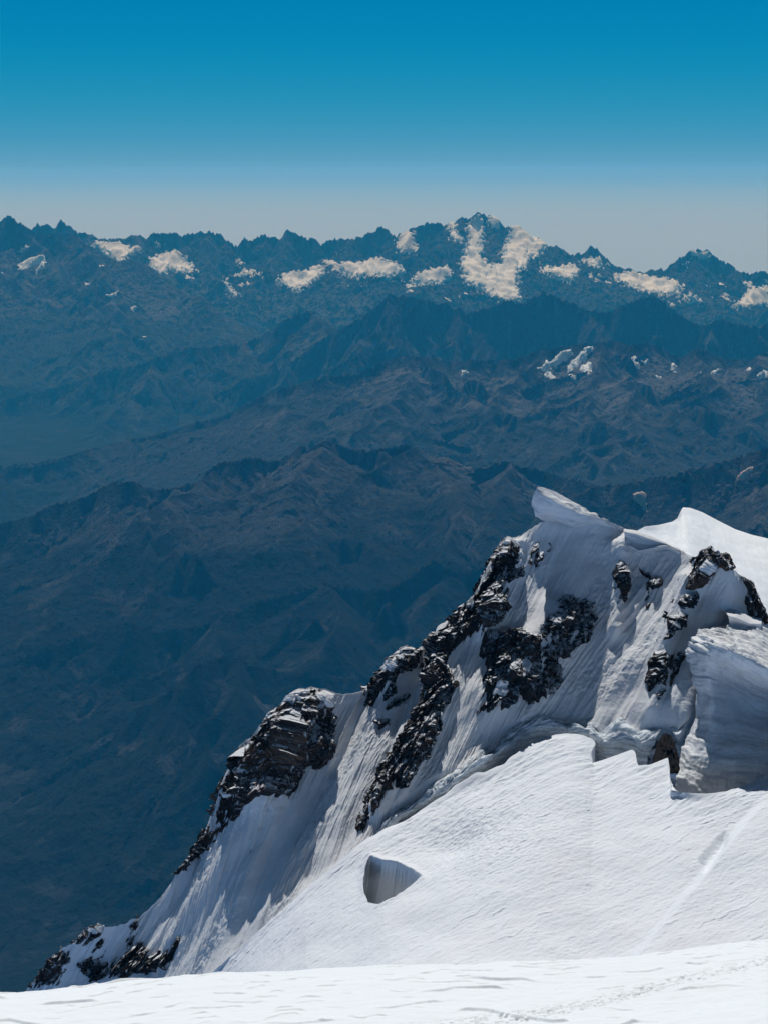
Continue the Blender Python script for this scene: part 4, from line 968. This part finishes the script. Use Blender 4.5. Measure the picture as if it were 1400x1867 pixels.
# ------------------------------------------------------------------ ice wall of the crevasse between glacier and face
def schrund():
    ba = np.array(BASE, float); L = np.array(LIP, float)
    x = np.linspace(645, 1900, 1250)
    by = np.interp(x, ba[:, 0], ba[:, 1]); bD = np.interp(x, ba[:, 0], ba[:, 2])
    o = np.argsort(L[:, 0], kind='stable')
    ker = np.exp(-0.5 * (np.arange(-30, 31) / 10.0) ** 2); ker /= ker.sum()
    sm = lambda v: np.convolve(np.pad(v, 30, mode='reflect', reflect_type='odd'), ker, 'valid')
    ly = sm(np.interp(x, L[o, 0], L[o, 1])); lD = sm(np.interp(x, L[o, 0], L[o, 2]))
    H = np.maximum(ly - by, 12)
    rows = [unproj(x, by - 12, bD + 2.5), unproj(x, by + 0.5, bD - 0.6), unproj(x, by + 0.30 * H, np.maximum(bD - 3.2, lD + 2.4)), unproj(x, by + 0.62 * H, np.maximum(bD - 3.0, lD + 2.2)), unproj(x, by + H, np.maximum(bD - 1.0, lD + 3.0)),
            unproj(x, by + H + 70, np.maximum(bD + 0.5, lD + 4.0))]
    t = np.linspace(0, 1, 300)
    P = loft(rows, [0, 0.12, 0.36, 0.58, 0.8, 1.0], t)
    N = normals(P); N = np.where(N[..., 1:2] > 0, -N, N)
    s = np.cumsum(np.concatenate([[0], np.linalg.norm(np.diff(P[100], axis=0), axis=1)]))[None] + 0 * P[..., 0]
    v = t[:, None] * 14
    h = 1.3 * fbm(s / 11, v / 4 + s / 40, 3, 601) + 0.45 * fbm(s / 3.2 + 0.4 * v, v / 2.0, 3, 605) + 0.10 * fbm(s / 0.9, v / 0.6, 3, 609)
    gx, gy = proj(P)
    h = h - 8.0 * sstep(-3, 6, sdist([(1168, 1440), (1183, 1385), (1194, 1355), (1206, 1334), (1222, 1333), (1238, 1362), (1250, 1440)], gx, gy))
    P = P + N * (h * sstep(0, 0.12, t)[:, None])[..., None]
    return put(grid_obj('ice_wall', P, M_ICE), 'grey-blue ice wall of the crevasse between glacier and snow face', 'ice wall', kind='thing')
schrund()

# ------------------------------------------------------------------ cornices
def cornice(name, rows, ts, label, mat, n=(220, 260), strata=0.0, seed=700, rough=0.18, flip=False, slope=0.0, cat='snow cornice'):
    nr, nc = n
    R = []
    u = np.linspace(0, 1, nc)
    for r in rows:
        a = np.array(r, float)
        if name == 'snow_wave':                          # runs on beyond the picture and dies out
            g = (a[-1, 1] - a[-2, 1]) / (a[-1, 0] - a[-2, 0]); a = np.vstack([a, [a[-1, 0] + 330, a[-1, 1] + 165 * g + 45, a[-1, 2] + 2]])
        acc = np.concatenate([[0], np.cumsum(np.hypot(np.diff(a[:, 0]), np.diff(a[:, 1])))]); acc /= acc[-1]
        R.append(unproj(*(np.interp(u, acc, a[:, k]) for k in range(3))))
    t = np.linspace(0, 1, nr)
    P = loft(R, ts, t)
    ker = np.exp(-0.5 * (np.arange(-9, 10) / 4.0) ** 2); ker /= ker.sum()
    pad = np.pad(P, ((0, 0), (9, 9), (0, 0)), mode='edge')
    P = sum(k * pad[:, i:i + nc] for i, k in enumerate(ker))
    N = normals(P); N = np.where(N[..., 1:2] > 0, -N, N)
    s = np.cumsum(np.concatenate([[0], np.linalg.norm(np.diff(P[nr // 2], axis=0), axis=1)]))[None] + 0 * P[..., 0]
    v = np.concatenate([[0], np.cumsum(np.linalg.norm(np.diff(P[:, nc // 2], axis=0), axis=1))])[:, None] + 0 * P[..., 0]
    q = v + slope * s + 0.5 * fbm(s / 7, v / 4, 2, seed)
    h = rough * fbm(s / 4.5, v / 3.5, 3, seed + 3) + strata * (0.9 * noise(q / 1.7, s / 26, seed + 5) + 0.32 * noise(q / 0.6, s / 12, seed + 6) + 0.8 * np.abs(noise(q / 3.4, s / 30, seed + 7))) * (0.5 + sstep(-0.3, 0.3, noise(s / 8, v / 6, seed + 9)))
    P = P + N * h[..., None]
    o = grid_obj(name, P, mat, flip=flip, attrs={'layer': q})
    return put(o, label, cat, None, 'thing')

# the overhanging beak on the crest
cornice('snow_cornice', [
    [(980, 889, 562), (1000, 896, 566), (1032, 911, 568), (1056, 927, 568), (1090, 946, 566), (1118, 960, 564), (1137, 968, 562)],
    [(979, 887, 556), (1000, 894, 560), (1014, 899, 563), (1032, 909, 564), (1056, 925, 564), (1090, 943, 563), (1118, 957, 562), (1137, 965, 561)],
    [(977, 889, 552), (990, 897, 552), (1015, 913, 552), (1040, 926, 553), (1065, 938, 555), (1090, 946, 557), (1118, 958, 559), (1137, 966, 560)],
    [(971, 901, 551), (985, 908, 551), (1010, 920, 551), (1040, 933, 552), (1065, 941, 554), (1090, 947, 557), (1118, 959, 559), (1137, 966, 560)],
    [(968, 922, 551), (980, 932, 551.5), (1005, 934, 552.5), (1030, 943, 552.5), (1050, 949, 553.5), (1075, 947, 555.5), (1090, 949, 557), (1118, 960, 559), (1137, 967, 560)],
    [(975, 937, 552), (985, 942, 553), (1003, 942, 555), (1025, 950, 553.5), (1042, 957, 553.5), (1056, 954, 555), (1076, 949, 557), (1092, 951, 558.5), (1118, 961, 559.5), (1137, 968, 560)],
    [(985, 945, 560), (1003, 950, 561), (1025, 955, 561), (1042, 958, 561), (1056, 957, 561), (1076, 953, 561), (1092, 955, 561), (1118, 964, 561), (1137, 970, 561)]],
    [0, 0.10, 0.26, 0.42, 0.66, 0.86, 1.0], 'overhanging snow cornice like a beak on the highest crest', M_LAYER, strata=0.5, seed=710, rough=0.38)
# the hollow cornice right of it
cornice('snow_cornice', [
    [(1137, 966, 563), (1160, 970, 564), (1185, 979, 562), (1212, 991, 559), (1240, 1004, 555)],
    [(1136, 964, 560), (1160, 968, 559.5), (1185, 977, 558), (1212, 989, 556), (1240, 1003, 553)],
    [(1135, 967, 556), (1158, 972, 555), (1185, 981, 554), (1212, 991, 553.5), (1240, 1004, 552)],
    [(1139, 982, 556), (1160, 990, 556), (1186, 993, 555), (1212, 994, 554), (1240, 1006, 552)],
    [(1142, 994, 554.5), (1164, 1006, 553), (1190, 1000, 553), (1214, 996, 552.5), (1240, 1008, 551.5)],
    [(1142, 998, 557), (1164, 1011, 556), (1190, 1006, 555), (1214, 1001, 554), (1240, 1011, 552)]],
    [0, 0.12, 0.3, 0.6, 0.85, 1.0], 'smaller hollow-faced cornice to the right of the beak', M_LAYER, strata=0.15, seed=720, n=(150, 160))
# little cornice on the right slope
cornice('snow_cornice', [
    [(1318, 1112, 538), (1340, 1112, 539), (1365, 1122, 540), (1388, 1128, 541)],
    [(1323, 1118, 532), (1342, 1121, 532), (1366, 1133, 533), (1388, 1136, 535)],
    [(1325, 1122, 529), (1342, 1127, 529), (1364, 1137, 531), (1388, 1139, 534)],
    [(1329, 1140, 531), (1342, 1145, 532), (1360, 1147, 533), (1388, 1143, 535)],
    [(1328, 1168, 530), (1344, 1172, 530), (1362, 1165, 531), (1388, 1156, 533)]],
    [0, 0.15, 0.3, 0.62, 1.0], 'little shaded snow lip between the big snow wave and the edge rocks', M_CORN, strata=0.1, seed=730, n=(120, 120))
# the big wind-carved wave
cornice('snow_wave', [
    [(1272, 1146, 536), (1300, 1136, 537), (1340, 1130, 539), (1375, 1138, 540), (1410, 1155, 539), (1500, 1185, 537)],
    [(1270, 1150, 531), (1300, 1152, 520), (1340, 1158, 522), (1375, 1168, 520), (1410, 1186, 519), (1500, 1214, 517)],
    [(1269, 1152, 526), (1300, 1163, 510), (1330, 1175, 504), (1362, 1192, 503), (1402, 1212, 502), (1500, 1245, 500)],
    [(1266, 1157, 523), (1296, 1167, 504), (1330, 1181, 498.5), (1362, 1197, 498), (1402, 1217, 497), (1500, 1252, 496)],
    [(1249, 1188, 521), (1288, 1194, 506), (1330, 1208, 501.5), (1362, 1226, 501), (1402, 1247, 500), (1500, 1282, 499)],
    [(1260, 1232, 519), (1288, 1228, 511), (1325, 1234, 514), (1362, 1250, 516), (1402, 1268, 515), (1500, 1300, 506)],
    [(1268, 1284, 516), (1297, 1278, 509), (1330, 1272, 518), (1362, 1280, 521), (1402, 1295, 520), (1500, 1325, 508)],
    [(1256, 1330, 513), (1294, 1324, 506), (1332, 1320, 513), (1362, 1320, 516), (1402, 1327, 515), (1500, 1345, 506)],
    [(1236, 1388, 503), (1288, 1384, 499), (1330, 1380, 500), (1362, 1374, 501), (1402, 1372, 501), (1500, 1375, 502)],
    [(1226, 1462, 494), (1290, 1468, 494), (1330, 1462, 494), (1362, 1452, 495), (1402, 1442, 496), (1500, 1420, 500)]],
    [0, 0.1, 0.2, 0.24, 0.36, 0.48, 0.60, 0.72, 0.86, 1.0], 'big wind-carved snow wave with curving layered stripes above the crevasse', M_LAYER, n=(520, 560), strata=0.75, seed=740, rough=0.5, slope=-0.12, cat='snow wave')

# dark rock in the mouth of the ice cave
def cave_rock():
    out = [(1184, 1398), (1192, 1374), (1199, 1352), (1206, 1341), (1213, 1336), (1221, 1339), (1228, 1352), (1233, 1368), (1240, 1390)]
    top = unproj(*(np.interp(np.linspace(0, 1, 120), np.linspace(0, 1, len(out)), [p[k] for p in out]) for k in (0, 1)), 508.0)
    c = unproj(1212, 1405, 503)
    t = np.linspace(0, 1, 70)[:, None, None]
    P = top[None] * (1 - t) + (c[None, None] * 1.0 + (top - c)[None] * np.array([1.0, 0, 0.02])) * t
    P[..., 1] -= (3.2 * np.sin(t * math.pi / 2))[..., 0]
    s = np.linspace(0, 14, 120)[None] + 0 * P[..., 0]; v = t[..., 0] * 6 + 0 * s
    P[..., 1] -= 0.9 * facets(s / 1.8, v / 2.4, 811, 1.4) + 0.5 * facets(s / 0.7, v / 0.9, 815, 1.4)
    return put(grid_obj('rock_outcrop', P, rock_mat('cave_rock', snow_lo=1.2, snow_hi=1.3, plaster=2.0, dark=(0.010, 0.008, 0.008), mid=(0.025, 0.019, 0.017)), smooth=False), 'black pyramid of rock in the mouth of the ice cave', 'rock outcrop', 'rock outcrops on the snow face', 'thing')
cave_rock()

# ------------------------------------------------------------------ foreground snow
def foreground():
    x = np.linspace(-52, 52, 1300)
    # edge of the brow: photo pixels at 150 m
    ex = [-300, 0, 300, 700, 1000, 1150, 1400, 1700]; ey = [1822, 1808, 1777, 1756, 1749, 1744, 1718, 1690]
    px = 700 + x / 150.0 * FPX * CP * 1.06
    ez = unproj(700 + 0 * px, np.interp(px, ex, ey), 150.0)[:, 2] - CAMZ
    ker = np.exp(-0.5 * (np.arange(-60, 61) / 26.0) ** 2); ker /= ker.sum()
    ez = np.convolve(np.pad(ez, 60, mode='reflect', reflect_type='odd'), ker, 'valid')
    y = np.concatenate([np.linspace(2, 100, 50)[:-1], np.linspace(100, 152, 620), np.linspace(152, 215, 40)[1:]])
    Yv = y[:, None]; d = 150.0 - Yv
    sl = np.tan(np.radians(12.5))
    Z = ez[None] + np.where(d > 0, d * sl + np.maximum(d - 50, 0) * (0.37 - sl) * 0.8 - 0.0006 * d * d * (d < 60) - 2.16 * (d >= 60), -((-d) * 0.42 + 0.012 * d * d))
    Z = np.minimum(Z, -1.7 - 0.16 * Yv)
    X = np.repeat(x[None], len(y), 0); Y = np.repeat(Yv, len(x), 1)
    a = X + 0.10 * Y; b = Y - 0.05 * X
    right = sstep(5, 30, X)
    h = 0.30 * fbm(X / 16, Y / 20, 3, 901) + 0.33 * streaks(a, b, 4.0, 8, 911, 0.08, 0.8) + 0.17 * streaks(a * 0.9 + 9, b + 0.15 * X * right, 1.8, 3.0, 921, 0.1, 0.8) + 0.07 * fbm(a / 2.4, b / 1.6, 3, 931) + 0.12 * right * streaks(a, b + 0.25 * X, 1.3, 2.4, 941, 0.0)
    # a trodden track climbing to the right
    tx = np.array([-4, 4, 10, 16, 22, 28, 36, 44]); ty = np.array([121.5, 126, 129.5, 134.5, 138.5, 142, 145, 147])
    tc = np.interp(X, tx, ty)
    off = Y - tc
    rngx, rngy = X / 0.30, off / 0.55
    dots = rnd(np.floor(rngx), np.floor(rngy), 951)
    fxx = rngx - np.floor(rngx) - 0.5; fyy = rngy - np.floor(rngy) - 0.5
    hole = (dots > 0.45) * sstep(0.5, 0.2, np.hypot(fxx, fyy)) * sstep(2.6, 0.8, np.abs(off)) * (X > -4)
    h = h - 0.20 * hole
    P = np.stack([X, Y, Z + CAMZ + h], -1)
    return put(grid_obj('snow_field', P, M_FORE, flip=True), 'smooth sunlit snow brow in the foreground with a trodden track', 'snow field', kind='structure')
foreground()

# ------------------------------------------------------------------ the air
def haze():
    x0, x1, y0, y1, z0, z1 = -24000.0, 24000.0, -400.0, 56000.0, 1000.0, CAMZ + HAZE_TOP
    v = [(x0, y0, z0), (x1, y0, z0), (x1, y1, z0), (x0, y1, z0), (x0, y0, z1), (x1, y0, z1), (x1, y1, z1), (x0, y1, z1)]
    f = [(3, 2, 1, 0), (4, 5, 6, 7), (0, 1, 5, 4), (1, 2, 6, 5), (2, 3, 7, 6), (3, 0, 4, 7)]
    me = bpy.data.meshes.new('haze'); me.from_pydata(v, [], f); me.update()
    m = bpy.data.materials.new('haze'); m.use_nodes = True
    nt = m.node_tree; nt.nodes.clear()
    out = nt.nodes.new('ShaderNodeOutputMaterial'); vol = nt.nodes.new('ShaderNodeVolumePrincipled')
    vol.inputs['Color'].default_value = (*HAZE_COL, 1)
    vol.inputs['Absorption Color'].default_value = (1, 1, 1, 1)
    vol.inputs['Density'].default_value = HAZE_DEN
    vol.inputs['Anisotropy'].default_value = -0.12
    nt.links.new(vol.outputs[0], out.inputs['Volume'])
    me.materials.append(m)
    o = bpy.data.objects.new('haze', me); scene.collection.objects.link(o)
    return put(o, 'blue haze of distance filling the valleys between the ranges', 'haze', kind='stuff')
haze()
